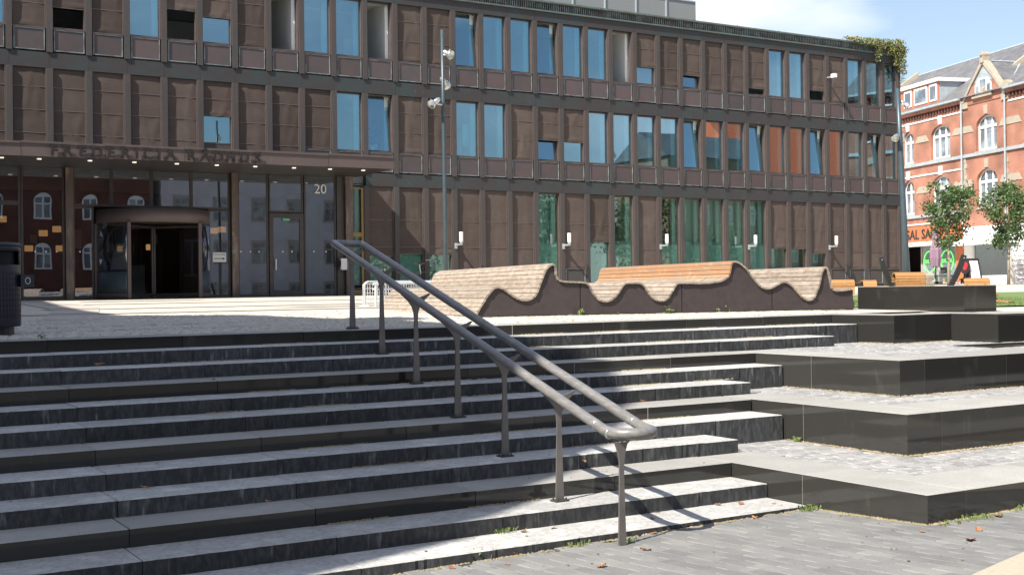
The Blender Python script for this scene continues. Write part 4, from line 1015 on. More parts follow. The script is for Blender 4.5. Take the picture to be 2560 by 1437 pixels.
def arm(label, pts, D):
    t = thing('curved_arm', label, 'sculpture', hD(*pts[0], D), 0, 'black curved metal arms')
    P3 = [hD(x, y, D)-t.location for x, y in pts]; fr = MB(); w_ = .045
    side = CR
    vs = []; n = len(P3)
    for i, p in enumerate(P3):
        d = (P3[min(i+1, n-1)]-P3[max(i-1, 0)]).normalized(); s_ = d.cross(FW).normalized()
        for a, bb in ((-w_,-.05),(w_,-.05),(w_,.05),(-w_,.05)): vs.append(p+s_*a+FW*bb)
    fs = [(i*4+j, i*4+(j+1)%4, (i+1)*4+(j+1)%4, (i+1)*4+j) for i in range(n-1) for j in range(4)]+[(3,2,1,0),(n*4-4,n*4-3,n*4-2,n*4-1)]
    MB().add(vs, fs).build('arm_bar', m_blk, t)
    q = P3[-1]-FW*.055+(P3[-2]-P3[-1]).normalized()*.06; MB().tube([q, q-FW*.01], .018, 8).build('bolt', m_alu, t)
arm('black curved metal arm leaning left above the granite block', [(2243,745),(2226,708),(2214,682),(2206,660),(2202,643)], 27)
arm('black curved metal arm leaning right above the granite block', [(2358,745),(2380,708),(2392,685),(2402,662),(2410,638)], 25)
gl_ = MB()
for pts in ([(17.6,14.6),(22,14.0),(24,17.5),(40,16),(40,24),(20,25.5)], [(15.6,16.2),(17.0,15.8),(23,22.5),(18,24)]):
    gl_.add([(x, y, plz(x, y)+.02) for x, y in pts], [list(range(len(pts)))])
struct(gl_.build('lawn', m_grass))
gb = MB()
for _ in range(9000):
    if rnd.random() < .75: x, y = rnd.uniform(17.8,25), rnd.uniform(14.2,19.5)
    else: x, y = rnd.uniform(15.8,18.5), rnd.uniform(16.2,19)
    if not in_frame(x, y, plz(x, y)): continue
    if y < 14.6-(x-17.6)*.136 or (x > 22 and y < 14+(x-22)*1.75): continue
    z = plz(x, y)+.02; a = rnd.uniform(0, 6.28); gb.add([(x-.006*cos(a), y-.006*sin(a), z), (x+.006*cos(a), y+.006*sin(a), z), (x+rnd.uniform(-.02,.02), y+rnd.uniform(-.02,.02), z+rnd.uniform(.03,.06))], [(0,1,2)])
tag(gb.build('grass', m_grass), 'short green lawn grass beyond the terrace', 'grass', kind='stuff')

# ================================================================== BRICK HOUSE ROW (right)
P0 = Vector((69, 61.3, 0)); DR = Vector((-.287,-.958,0)).normalized(); NN = Vector((.958,-.287,0)).normalized()
BR = math.atan2(DR.y, DR.x)
bh = thing('brick_townhouse', 'red brick townhouse with white arched windows, slate roof and a pointed gable', 'building', P0, BR)
def B(mb, name, m, par=None, smooth=False): return mb.build(name, m, par or bh, smooth)
def W(px, py, off=0):
    p = hP(px, py, P0-NN*off, NN); q = p-P0; return (q.dot(DR), p.z)
# wall with real openings: built as columns/rows of brick around the windows
def arch_pts(t0, t1, z0, zs_, zt, n=10):
    c = (t0+t1)/2; r = (t1-t0)/2
    return [(t0,z0),(t1,z0),(t1,zs_)]+[(c+r*cos(pi*i/n), zs_+(zt-zs_)*sin(pi*i/n)) for i in range(1, n)]+[(t0,zs_)]
WIN = [(-3.2,-1.5),(0.0,1.42),(3.5,5.75),(8.57,10.72),(13.4,15.5),(17.6,19.7),(21.8,23.9)]
STORE = [(7.12,8.75,9.55),(10.68,12.25,12.95)]
def wallpart(t0, t1, z0, z1, y0=0, y1=.4, name='wall', m=m_brick): return B(MB().box(t0, t1, y0, y1, z0, z1), name, m)
TL, TRt = -9, 34
bays = [TL]+[v for w_ in WIN for v in w_]+[TRt]
zb0 = 6.9
wallpart(TL, TRt, 5.9, 7.12)
for a, b in zip(bays[::2], bays[1::2]): wallpart(a, b, 7.12, 14.2)
for (t0, t1) in WIN:
    r = (t1-t0)/2; c = (t0+t1)/2
    for si, (z0, zs_, zt) in enumerate(STORE):
        up = STORE[1][0] if si == 0 else 14.2
        # arched head: brick above the arch
        pts = [(t0, zs_)]+[(c-r*cos(pi*i/10), zs_+(zt-zs_)*sin(pi*i/10)) for i in range(1, 10)]+[(t1, zs_), (t1, up), (t0, up)]
        # split into quads strip to stay convex
        mb = MB(); arcp = [(c-r*cos(pi*i/10), zs_+(zt-zs_)*sin(pi*i/10)) for i in range(0, 11)]
        for p, q in zip(arcp, arcp[1:]): mb.add([(p[0],0,p[1]),(q[0],0,q[1]),(q[0],0,up),(p[0],0,up),(p[0],.4,p[1]),(q[0],.4,q[1])], [(0,1,2,3),(0,4,5,1)])
        B(mb, 'arch_masonry', m_brick)
        # window: white frame with bars, panes behind
        wf = MB(); op = [(c-r*cos(pi*i/10), zs_+(zt-zs_)*sin(pi*i/10)) for i in range(0, 11)]
        ip = [(c-(r-.13)*cos(pi*i/10), zs_+(zt-zs_-.13)*sin(pi*i/10)) for i in range(0, 11)]
        y0 = .2
        wf.add([(p[0],y0,p[1]) for p in op]+[(p[0],y0,p[1]) for p in ip], [(i, i+1, i+12, i+11) for i in range(10)])
        wf.box(t0,t0+.13,y0,y0+.08,z0,zs_).box(t1-.13,t1,y0,y0+.08,z0,zs_).box(t0+.13,t1-.13,y0,y0+.08,z0,z0+.16)
        nb = 2 if r > .85 else 1
        wf.box(t0+.13,t1-.13,y0,y0+.08,zs_-.12,zs_+.06)
        for j in range(nb):
            x = t0+(j+1)*(t1-t0)/(nb+1); wf.box(x-.07,x+.07,y0-.004,y0+.08,z0+.16,zs_-.12).box(x-.06,x+.06,y0-.004,y0+.08,zs_+.06,zt-.2)
        wo = B(wf, 'window', m_wpaint)
        MB().add([(p[0],y0+.06,p[1]) for p in op]+[(t1,y0+.06,z0),(t0,y0+.06,z0)], [list(range(13))[::-1]]).build('pane', m_wglass, wo)
        B(MB().prism([(c-.17,zt+.05),(c+.17,zt+.05),(c+.22,zt+.62),(c-.22,zt+.62)], 'y', -.05, 0), 'keystone', m_stone if c > 7 else m_wpaint)
        MB().box(t0-.05,t1+.05,-.1,.12,z0-.14,z0).build('window_sill', m_stone, wo)
# stone bands between the arches, string courses, cornice
for si, (z0, zs_, zt) in enumerate(STORE):
    e = [TL]+[v for w_ in WIN for v in w_]+[TRt]
    for a, b in zip(e[::2], e[1::2]):
        if b-a < 1: continue
        B(MB().prism([(a+.22,zs_-.22),(b-.22,zs_-.22),(b-.55,zs_+.22),(a+.55,zs_+.22)], 'y', -.04, 0), 'stone_band', m_stone)
for a, b, z, h in ((TL,7.25,6.84,.2),(TL,7.25,10.42,.2),(7.25,11.85,10.42,.2),(11.85,TRt,10.42,.2),(TL,7.2,10.0-.3,.1),(TL,7.2,13.42,.1),(11.9,TRt,13.42,.1),(TL,7.2,6.35,.1)):
    B(MB().box(a, b, -.12 if h > .15 else -.05, 0, z, z+h), 'string_course', m_wpaint if h < .15 else m_zinc)
mb = MB(); x = TL
while x < TRt:
    if not (7.1 < x < 11.7): mb.box(x, x+.16, -.14, 0, 13.72, 13.95)
    x += .34
B(mb, 'cornice_dentils', m_brick2)['kind'] = 'stuff'
for a, b in ((TL,7.25),(11.85,TRt)):
    B(MB().box(a, b, -.22, 0, 13.98, 14.2), 'cornice', m_brick); B(MB().box(a, b, -.42, -.05, 14.2, 14.34), 'gutter', m_zinc)
# quoins of the gabled bay
for x in (7.3, 11.55):
    for j in range(9):
        w_ = .32 if j % 2 else .2; B(MB().box(x-.02, x+w_, -.05, 0, 7.2+j*.36, 7.2+j*.36+.34), 'quoin', m_stone)
# gable
gz0, gz1 = 13.98, 16.9
gt0, gt1, gc = 7.3, 11.8, 9.5
B(MB().prism([(gt0,13.8),(gt1,13.8),(gt1,14.3),(gc+.95,15.1),(gc-.95,15.1),(gt0,14.3)], 'y', -.06, .3), 'gable_wall', m_brick)
B(MB().prism([(gc-1.1,15.05),(gc+1.1,15.05),(gc,16.2)], 'y', -.02, .3), 'gable_infill', m_zinc)
for sgn in (-1, 1):
    pts = [(gc+sgn*2.35,14.0),(gc+sgn*2.05,14.0),(gc+sgn*1.15,15.05),(gc,16.2),(gc,16.55),(gc+sgn*1.37,15.05)]
    if sgn > 0: pts = pts[::-1]
    B(MB().add([(p[0],-.14,p[1]) for p in pts]+[(p[0],.35,p[1]) for p in pts], [list(range(6)), list(range(6,12))[::-1]]+[(i,i+6,(i+1)%6+6,(i+1)%6) for i in range(6)]), 'gable_coping', m_stone)
B(MB().box(gc-.17,gc+.17,-.2,.3,16.25,16.75).tube([(gc,-.2,16.75),(gc,.3,16.75)], .2, 12), 'finial', m_stone)
B(MB().box(gt0-.15,gt0+.5,-.1,0,13.6,14.0), 'kneeler', m_stone); B(MB().box(gt1-.5,gt1+.15,-.1,0,13.6,14.0), 'kneeler', m_stone)
B(MB().tube([(gt1+.05,-.2,14.45),(gt1+.05,.2,14.45)], .33, 14), 'kneeler_scroll', m_stone)
gw = B(MB().prism([(gc-.85,13.72+.5),(gc+.85,13.72+.5),(gc+.85,14.9),(gc+.4,15.3),(gc-.4,15.3),(gc-.85,14.9)], 'y', -.10, -.065), 'window', m_wpaint)
for a, b, z1 in ((-.74,-.42,14.85),(-.3,.3,15.2),(.42,.74,14.85)): MB().box(gc+a, gc+b, -.115, -.102, 14.34, z1).build('pane', m_wglass, gw)
MB().box(gc-1.0,gc+1.0,-.25,-.06,14.08,14.2).build('window_sill', m_stone, gw)
# gable roof running back, main roof, ridge, end parapets, dormer
EV, RZ, RD = 14.3, 18.35, 5.6
rf = B(MB().add([(TL,-.3,EV),(TRt,-.3,EV),(TRt,RD,RZ),(TL,RD,RZ),(TL,RD*2,EV),(TRt,RD*2,EV)], [(0,1,2,3),(3,2,5,4)]).add([(TL,.4,14.0),(TL,RD*2,14.0),(TL,RD,RZ-.1)], [(0,1,2)]), 'roof', m_slate)
MB().tube([(-6.6,RD,RZ+.03),(TRt,RD,RZ+.03)], .09, 6).build('ridge_cap', m_zinc, rf)
gd = (16.35-EV)/(RZ-EV)*(RD+.3)-.3
B(MB().add([(gt0,.3,14.3),(gc,.3,16.35),(gc,gd,16.35),(gt1,.3,14.3)], [(0,1,2),(1,3,2)]), 'gable_roof', m_slate)
B(MB().tube([(gc,.3,16.38),(gc,gd,16.38)], .07, 6).tube([(gt1,.2,14.5),(gc+.02,gd,16.38)], .07, 6), 'lead_valley', m_zinc)
def onroof(y): return EV+(RZ-EV)*(y+.3)/(RD+.3)
for tt in (-6.9, 9.5):
    B(MB().add([(tt,-.3,EV),(tt+.3,-.3,EV),(tt+.3,RD,RZ),(tt,RD,RZ),(tt,-.3,EV+.3),(tt+.3,-.3,EV+.3),(tt+.3,RD,RZ+.35),(tt,RD,RZ+.35)], [(4,5,6,7),(0,4,7,3),(1,2,6,5),(0,1,5,4)]), 'fire_parapet', m_stone)
B(MB().box(9.9,11.2,RD-.5,RD+.5,RZ-.2,RZ+.75).box(9.8,11.3,RD-.6,RD+.6,RZ+.75,RZ+.95), 'chimney', m_brick)
dm = B(MB().box(-1.2,4.35,.15,3.2,14.45,15.95), 'dormer', m_zinc)
MB().box(-1.35,4.55,-.08,3.9,15.95,16.2).build('dormer_roof', m_wpaint, dm)
MB().box(-1.2,4.35,.08,.15,14.45,15.95).build('dormer_front', m_redp, dm)
for a, b in ((.2,1.15),(1.45,3.05),(3.3,4.2)):
    q = MB().box(a,b,.03,.08,14.68,15.85).build('window', m_wpaint, dm)
    MB().box(a+.13,b-.13,.01,.03,14.82,15.7).build('pane', m_wglass, dm)
# downpipes
for x in (7.22, 11.72):
    B(MB().tube([(x,-.15,14.1),(x,-.15,5.9)], .06, 8), 'downpipe', m_zinc)
for zz in (12.1,): pass
# --- shops on the ground floor
B(MB().box(TL,7.2,-.06,.3,5.15,6.25), 'orange_fascia', m_orange)
B(MB().box(TL,7.2,-.9,-.06,4.85,5.12), 'awning_box', m_wpaint)
B(MB().box(6.3,7.2,-.05,.3,1.8,5.15), 'orange_pier', m_orange)
B(MB().box(TL,-.5,0,.3,1.8,5.15), 'brick_pier', m_brick)
B(MB().box(-8.8,6.3,2.2,2.3,1.8,5.1).box(-8.8,-8.7,.3,2.2,1.8,5.1).box(-.5,6.3,.3,2.3,1.75,1.85), 'shop_interior', m_dark)
for x in (-.5, 2.1, 4.15, 6.15): B(MB().box(x, x+.14, .02, .14, 2.0, 4.85), 'shopfront_post', m_stone)
for a, b in ((2.24,4.15),(4.29,6.15)):
    g = B(MB().box(a, b, .07, .09, 2.0, 4.85), 'shop_window', m_wglass)
    MB().box(a+.03, b-.03, .03, .045, 2.05, 2.85).build('menu_poster', m_pst, g)
    for j in range(2):
        x = a+.45+j*.95; MB().tube([(x,.03,2.4),(x,.028,2.4)], .24, 10).build('menu_photo', m_wpaint if j else m_woodO, g)
    c = (a+b)/2; ring = [(c+.72*cos(t), .02, 3.78+.72*sin(t)) for t in [i*pi/14 for i in range(28)]]
    MB().tube(ring, .035, 6, closed=True).build('neon_ring', m_neon, g)
    glyph('SAL SAL', .36, 'neon_lettering', m_neon, g, Matrix.Translation((c, .02, 3.68)) @ STAND, .01, .008)
glyph('SAL SAL', .95, 'shop_lettering', m_ink, bh, Matrix.Identity(4), .02, .012, 1.05).matrix_basis = Matrix.Translation((2.2, -.08, 5.38)) @ STAND
for o in [o for o in bpy.data.objects if o.name.startswith('shop_lettering')]: o.matrix_parent_inverse = Matrix()
# white shop
B(MB().box(7.2,TRt,-.10,.3,4.95,5.9), 'white_fascia', m_shopw)
B(MB().box(7.3,12.9,-1.0,-.1,4.7,5.0), 'awning_box', m_shopw)
B(MB().box(7.2,8.05,-.04,.3,1.7,4.95).box(12.6,14.0,-.04,.3,1.7,4.95), 'white_pier', m_shopw)
B(MB().box(8.05,12.6,-.04,.3,1.7,2.75), 'shop_plinth', m_shopg)
B(MB().box(8.05,12.6,2.0,2.1,1.8,4.9).box(8.05,12.6,.3,2.1,2.6,2.7), 'shop_interior', m_dark)
g = B(MB().box(8.15,12.5,.10,.12,2.75,4.75), 'shop_window', m_eglass)
MB().box(8.05,8.15,0,.14,2.75,4.95).box(12.5,12.6,0,.14,2.75,4.95).box(8.15,12.5,0,.14,4.75,4.95).build('window_frame', m_shopw, g)
for j in range(5):
    x = 9.3+j*.62; B(MB().prism([(x-.16,2.9),(x-.05,2.9),(x,3.7),(x+.05,2.9),(x+.16,2.9),(x+.15,4.1),(x-.15,4.1)], 'y', .8, .95), 'hanging_trousers', mat('trouser_cloth', (.12,.11,.09), .9) if j == 0 else bpy.data.materials['trouser_cloth'])
B(MB().lathe([(0,3.2),(.2,3.3),(.22,3.9),(.12,4.1),(0,4.3)], 10, (8.55,.6,0)), 'backpack', mat('backpack_blue', (.25,.33,.38), .8))
for j in range(9): B(MB().tube([(9.2+j*.3,.45,2.72),(9.2+j*.3,.45,2.95)], .05, 8), 'bottle', m_wpaint)
B(MB().box(14.0,TRt,-.04,.3,1.7,2.6).box(17.5,19,-.04,.3,2.6,4.95), 'shop_plinth', m_shopw)
B(MB().box(14.0,17.5,.1,.12,2.6,4.95), 'shop_window', m_wglass)
B(MB().box(7.2, TRt, .3, .5, 5.0, 5.9), 'lintel', m_brick); B(MB().box(TL, TRt, 11.0, 11.2, 1.5, 14.0), 'rear_wall', m_brick)

# street things in front of the brick house
def onW(px, py, off): p = hP(px, py, P0-NN*off, NN); return p
def a_sign(label, px, py, off, h, mface, dark=False):
    p = onW(px, py, off); t = thing('a_frame_sign', label, 'sign', (p.x, p.y, plz(p.x, p.y)), radians(-18), 'folding pavement signs')
    for s_ in (-1, 1): 
        q = MB().add([(-.42,s_*.38,0),(.42,s_*.38,0),(.38,s_*.03,h),(-.38,s_*.03,h),(-.42,s_*.40,0),(.42,s_*.40,0),(.38,s_*.05,h),(-.38,s_*.05,h)], [(0,1,2,3),(7,6,5,4),(0,4,5,1),(3,2,6,7),(0,3,7,4),(1,5,6,2)]).build('board', mface if not dark else m_blk, t)
    MB().add([(-.3,-.37+.0,.15),(.3,-.37,.15),(.27,-.09,h-.15),(-.27,-.09,h-.15)], [(0,1,2,3)]).build('poster', m_wpaint, t) if dark else None
    pr = MB()
    for j in range(6): z = .25+j*(h-.5)/6; yy = -.40+ (z/h)*.35-.012; pr.box(-.25+.1*(j%2), .2+.08*(j%3), yy-.003, yy, z, z+.03)
    if not dark: pr.build('print', m_ink, t)
a_sign('large white folding board sign with dark print at the right edge', 2546, 725, 6, 2.0, m_wpaint)
a_sign('dark folding sign with a small white poster in front of the white shop window', 2432, 722, 5, 1.45, m_blk, True)
p = onW(2412, 722, 5.5); t = thing('red_round_sign', 'red disc on a black round board beside the dark folding sign', 'sign', (p.x, p.y, plz(p.x, p.y)), BR)
MB().tube([(0,0,.95),(0,.1,.95)], .42, 18).tube([(0,.05,0),(0,.05,.6)], .03, 6).build('board', m_blk, t); MB().tube([(.08,-.03,1.0),(.08,0,1.0)], .24, 16).build('disc', mat('signal_red', (.45,.03,.04), .5), t)
p = onW(2340, 718, 7); t = thing('closed_parasol', 'closed purple parasol standing in front of the orange shop', 'parasol', (p.x, p.y, plz(p.x, p.y)))
MB().tube([(0,0,0),(0,0,3.0)], .035, 8).build('pole', m_blk, t); MB().tube([(0,0,0),(0,0,.12)], .35, 12).build('base', m_blk, t)
cl = MB(); rg = []
for z, r in ((1.02,.24),(1.5,.30),(2.0,.29),(2.05,.26),(2.5,.16),(2.6,.19),(3.2,.10),(3.35,.02)):
    for j in range(16): a = 2*pi*j/16; rr2 = r*(1+.16*(j % 2)); cl.v.append((rr2*cos(a), rr2*sin(a), z+(-.1 if (j % 2 and z < 1.1) else 0)))
for i in range(7):
    for j in range(16): cl.f.append([i*16+j, i*16+(j+1) % 16, (i+1)*16+(j+1) % 16, (i+1)*16+j]); cl.m.append(0)
cl.build('cloth', m_para, t)
def cafe_chair(label, p, ang):
    t = thing('cafe_chair', label, 'chair', p, ang, 'cafe chairs outside the orange shop')
    MB().box(-.22,.22,-.22,.22,.44,.47).build('seat', m_blk, t); MB().box(-.22,.22,.2,.23,.6,.95).build('backrest', m_blk, t)
    for x in (-.2,.2):
        for y in (-.2,.2): MB().tube([(x,y,0),(x,y,.95 if y > 0 else .68)], .015, 6).build('leg', m_alu, t)
for n_, (px, ang, lab) in enumerate(((2362,.6,'black cafe chair with shiny legs right of the closed parasol'),(2350,-1.2,'black cafe chair under the edge of the parasol'),(2385,2.4,'black cafe chair nearest to the tree trunk'))):
    p = onW(px, 718, 7+n_*.3); cafe_chair(lab, (p.x, p.y, plz(p.x, p.y)), BR+ang)
p = onW(2356, 718, 7.9); t = thing('cafe_table', 'small round metal cafe table beside the closed parasol', 'table', (p.x, p.y, plz(p.x, p.y)))
MB().tube([(0,0,.72),(0,0,.74)], .35, 16).build('tabletop', m_alu, t); MB().tube([(0,0,0),(0,0,.72)], .03, 8).build('leg', m_alu, t); MB().tube([(0,0,0),(0,0,.03)], .22, 12).build('foot', m_alu, t)

# ================================================================== TREES
def tree(label, base, H, crown_r, n, seed, z0f=.32, leaf=.09, group='young street trees', lean=0, mm=None):
    r = random.Random(seed); t = thing('young_tree', label, 'tree', base, 0, group)
    tr = MB(); path = [Vector((0,0,0)), Vector((lean*.3+.02,0,H*.3)), Vector((lean*.7,.03,H*.6)), Vector((lean,0,H*.93))]
    tr.tube(path, [.085,.065,.045,.012], 8); cl_ = []
    nb = 26
    for i in range(nb):
        f = z0f+(.95-z0f)*i/nb; z = H*f; a = r.uniform(0, 6.28); prof_ = math.sin(min(1, (f-z0f+.10)/(1-z0f+.1))*pi*.93)**.75
        L = crown_r*prof_*r.uniform(.55,1.15); s0 = Vector((lean*f, 0, z)); e = s0+Vector((cos(a)*L, sin(a)*L, L*r.uniform(.25,.9)))
        tr.tube([s0, s0.lerp(e, .5)+Vector((0,0,.05)), e], [.022,.014,.004], 5); cl_.append((s0.lerp(e, .55), .30*crown_r)); cl_.append((e, .24*crown_r)); cl_.append((s0.lerp(e, .8), .26*crown_r))
    cl_ += [(Vector((lean, 0, H*.93)), .17*crown_r), (Vector((lean+r.uniform(-.1,.1), 0, H*1.0)), .1*crown_r), (Vector((lean, 0, H*.85)), .22*crown_r)]
    tr.build('trunk', m_bark, t, True); lv = MB()
    for i in range(n):
        c, s_ = cl_[r.randrange(len(cl_))]; s_ = s_*(1 if r.random() < .8 else 1.5)
        p = c+Vector((r.gauss(0, s_*.6), r.gauss(0, s_*.6), r.gauss(0, s_*.5))); leafquad(lv, p, leaf*r.uniform(.6,1.2), r)
    lv.build('crown', mm or m_foli, t); return t
p = hPlaza(2372, 712) if False else onW(2372, 716, 14); tree('young green street tree in front of the orange shop', (p.x, p.y, plz(p.x, p.y)), (hD(2375,470,(p-EYE).dot(FW)).z-plz(p.x,p.y)), 1.12, 4200, 3, .40, .08)
p = onW(2522, 727, 9); tree('young green street tree in front of the white shop at the right edge', (p.x, p.y, plz(p.x, p.y)), (hD(2525,465,(p-EYE).dot(FW)).z-plz(p.x,p.y)), 1.35, 5000, 11, .36, .085)

# ================================================================== LEAVES, WEEDS, MOSS
m_debris = mat('dark_crumbs', (.05,.038,.028), .9, c2=(.20,.15,.10), ns=40, lo=.5, hi=.6)
def keep_free(x, y): return not (y < 6.75 and x > 7.8) and not (x > 7.8 and y < 8.05)
lvm = []
for s_ in range(6):
    r = random.Random(s_+40); mb = MB(); n = 9; L = 1.0; vs = []
    for i in range(n+1):
        f = i/n; wv = (.42*sin(pi*f)**.8*(1+.25*(i % 2)))+.01
        for j in (-1, -.5, 0, .5, 1):
            x = (f-.5)*L; y = j*wv; z = .12*abs(j)**1.3*(.4+r.random()*.9)+.10*sin(f*pi*1.3+s_)*(.5+.3*s_/6)+.02
            vs.append((x, y, z))
    fs = [(i*5+j, i*5+j+1, (i+1)*5+j+1, (i+1)*5+j) for i in range(n) for j in range(4)]
    mb.add(vs, fs); lvm.append(mb.mesh('fallen_leaf', m_leaf1, True))
def leaf_at(x, y, z, size, label, group):
    o = place('fallen_leaf', lvm[rnd.randrange(6)]); o.location = (x, y, z); o.rotation_euler = (rnd.uniform(-.25,.25), rnd.uniform(-.25,.25), rnd.uniform(0,6.28)); o.scale = (size, size*rnd.uniform(.6,1), size*rnd.uniform(.7,1.3))
    tag(o, label, 'leaf', group); return o
def lz(px, py, k):
    d = ray(px, py)
    if k == 0:
        z0, kx, ky = .25, .019, -.04
    else: z0, kx, ky = ZK[k-1], SF, 0
    t_ = (z0-EZ)/(d.z-kx*d.x-ky*d.y); return EYE+d*t_
LEAVES = [(1,1309,1329,.06,'brown leaf on the lowest step below the handrail end'),(1,1384,1320,.05,'brown leaf on the lowest step'),(1,1630,1297,.055,'reddish leaf on the lowest step right of the front post'),(1,1643,1281,.05,'dark leaf against the riser above the lowest step'),
 (1,1714,1268,.045,'small round brown leaf at the back of the lowest step'),(1,1795,1262,.06,'flat brown leaf on the lowest step near its right end'),(1,1853,1260,.06,'brown leaf on the right part of the lowest step'),(1,1935,1259,.04,'small brown leaf at the right tip of the lowest step'),
 (0,1963,1271,.11,'large tan leaf on the pavement at the right tip of the lowest step'),(0,1766,1307,.07,'yellow and brown leaf at the foot of the lowest step by the loop shadow'),(0,1718,1317,.08,'curled orange leaf inside the shadow loop of the handrail'),(0,1826,1300,.06,'brown leaf at the foot of the lowest step right of the loop shadow'),
 (0,1848,1293,.05,'brown leaf close to the lowest step, second right of the loop shadow'),(0,1885,1295,.06,'brown leaf close to the right end of the lowest step'),(0,1903,1285,.06,'overlapping leaf close to the right end of the lowest step'),(0,1634,1334,.07,'brown leaf on the pavement right behind the front post'),
 (0,1540,1342,.06,'leaf in the heap left of the front post'),(0,1487,1352,.05,'pinkish leaf at the foot of the step left of the front post'),(0,1450,1358,.07,'long brown leaf in the heap left of the front post'),(0,1465,1353,.06,'dark curled leaf in the heap left of the front post'),
 (0,1390,1376,.05,'small brown leaf at the foot of the lowest step, centre'),(0,1614,1375,.085,'curled leaf with a stalk lying on the open pavement by the front post'),(0,1505,1417,.07,'flat orange leaf on the open pavement at the bottom'),(0,1269,1411,.04,'small orange leaf on the pavement near the bottom edge'),
 (0,1419,1413,.03,'tiny pale leaf on the open pavement'),(0,1295,1387,.07,'brown leaf at the foot of the lowest step by the grass'),(0,1060,1417,.06,'brown leaf by the grass tuft at the step foot'),(0,1130,1420,.06,'brown leaf right of the grass tuft at the step foot'),
 (0,2306,1330,.05,'small orange leaf below the terrace corner'),(0,2447,1326,.07,'upright orange leaf on the pavement at the right'),(0,2427,1351,.08,'rolled orange leaf on the pavement at the right'),(0,2495,1292,.085,'brown leaf near the foot of the lowest terrace wall'),
 (3,1843,1192,.05,'brown leaf in the corner where the third step meets the terrace') ,(11,250,912,.10,'brown leaf lying on the second step from the top at the left'),(5,363,1220,.07,'reddish leaf on a step at the lower left'),(8,143,1060,.04,'small brown leaf on a middle step at the left'),
 (9,535,949,.05,'small leaf on a middle step'),(4,670,1255,.06,'dry leaf on a step at the lower centre left'),(5,1460,1155,.05,'dark leaf on the step behind the handrail'),(7,1607,1004,.07,'dark red leaf on the middle step right of the handrail'),(6,1990,968,.07,'curled brown leaf on the second terrace paving'),
 (9,1990,862,.03,'small leaf on the third terrace')]
for (k, px, py, s_, lab) in LEAVES:
    if k in (3,) : k2 = 2
    else: k2 = k
    q = lz(px, py, k2); leaf_at(q.x, q.y, q.z+.006, s_, lab, 'dry brown leaves scattered on the steps and pavement')
gt_ = MB()
def tuft(mb, x, y, z, n, h, sp, rr=rnd):
    for _ in range(n):
        a = rr.uniform(0, 6.28); l = h*rr.uniform(.5,1.1); bx_ = x+rr.gauss(0, sp); by_ = y+rr.gauss(0, sp*.5); dx, dy = cos(a)*l*.6, sin(a)*l*.6; w_ = .0022
        mb.add([(bx_-w_*sin(a), by_+w_*cos(a), z), (bx_+w_*sin(a), by_-w_*cos(a), z), (bx_+dx*.5, by_+dy*.5, z+l*.8), (bx_+dx, by_+dy, z+l*.7)], [(0,1,2),(1,3,2)])
GT = [(0,960,1425,120,.10,.10,'grass tuft at the foot of the stairs at the bottom edge'),(0,1205,1394,90,.09,.07,'grass tuft at the step foot left of the block joint'),(0,1440,1365,40,.05,.05,'small grass tuft by the leaf heap'),(0,1572,1354,50,.04,.04,'small grass growing round the front post foot'),
      (0,2025,1275,80,.06,.05,'grass tuft at the corner of the lowest terrace wall'),(0,2110,1290,10,.03,.06,'thin grass at the terrace wall foot'),(1,1265,1330,50,.05,.05,'weeds in the joint on the lowest step'),(1,1510,1286,30,.03,.1,'thin grass at the back of the lowest step'),
      (0,2395,1305,70,.035,.12,'grass along the foot of the lowest terrace wall'),(0,2450,1296,60,.05,.08,'grass in the joint by the terrace wall'),(0,2540,1272,60,.05,.10,'grass at the terrace wall foot at the right edge'),(3,1998,1103,50,.07,.04,'leafy weed at the foot of the second terrace wall'),
      (6,2240,985,20,.02,.1,'thin grass at the second terrace corner')]
for (k, px, py, n, h, sp, lab) in GT:
    q = lz(px, py, k); mb = MB(); tuft(mb, 0, 0, 0, n, h, sp); o = mb.build('grass_tuft', m_weed); o.location = q; tag(o, lab, 'grass', 'green tufts in the joints')
# leafy weeds on the plaza by the bench and at the left end of the top step
def weed(px, py, h, lab, n=24, on=None):
    q = hPlaza(px, py) if on is None else on; o = MB(); rw = random.Random(int(px))
    for _ in range(n):
        p = Vector((rw.gauss(0,h*.28), rw.gauss(0,h*.2), abs(rw.gauss(h*.4, h*.3)))); leafquad(o, p, h*.17, rw); o.add([(0,0,0),(.003,0,0),tuple(p)], [(0,1,2)])
    ob = o.build('weed', m_weed); ob.location = q; tag(ob, lab, 'weed', 'weeds in the paving')
def bfoot(px): q = hP(px, 788, BO-BS*.05, BS); q.z = plz(q.x, q.y); return q
weed(1454, 785, .13, 'bright leafy weed at the joint between the first two bench sections', 40, bfoot(1454))
weed(1428, 788, .06, 'small weed at the bench foot left of the bright one', 12, bfoot(1430)); weed(1545, 785, .05, 'small weed at the foot of the second bench section', 10, bfoot(1545))
weed(1672, 780, .15, 'tall thin dry weed at the foot of the second bench section', 22, bfoot(1672)); weed(1795, 780, .09, 'green weed at the foot of the third bench section', 22, bfoot(1797)); weed(1822, 780, .10, 'thin dark weed at the third bench section', 9, bfoot(1822))
weed(103, 846, .07, 'small green weed on the plaza edge right of the litter bin', 30)
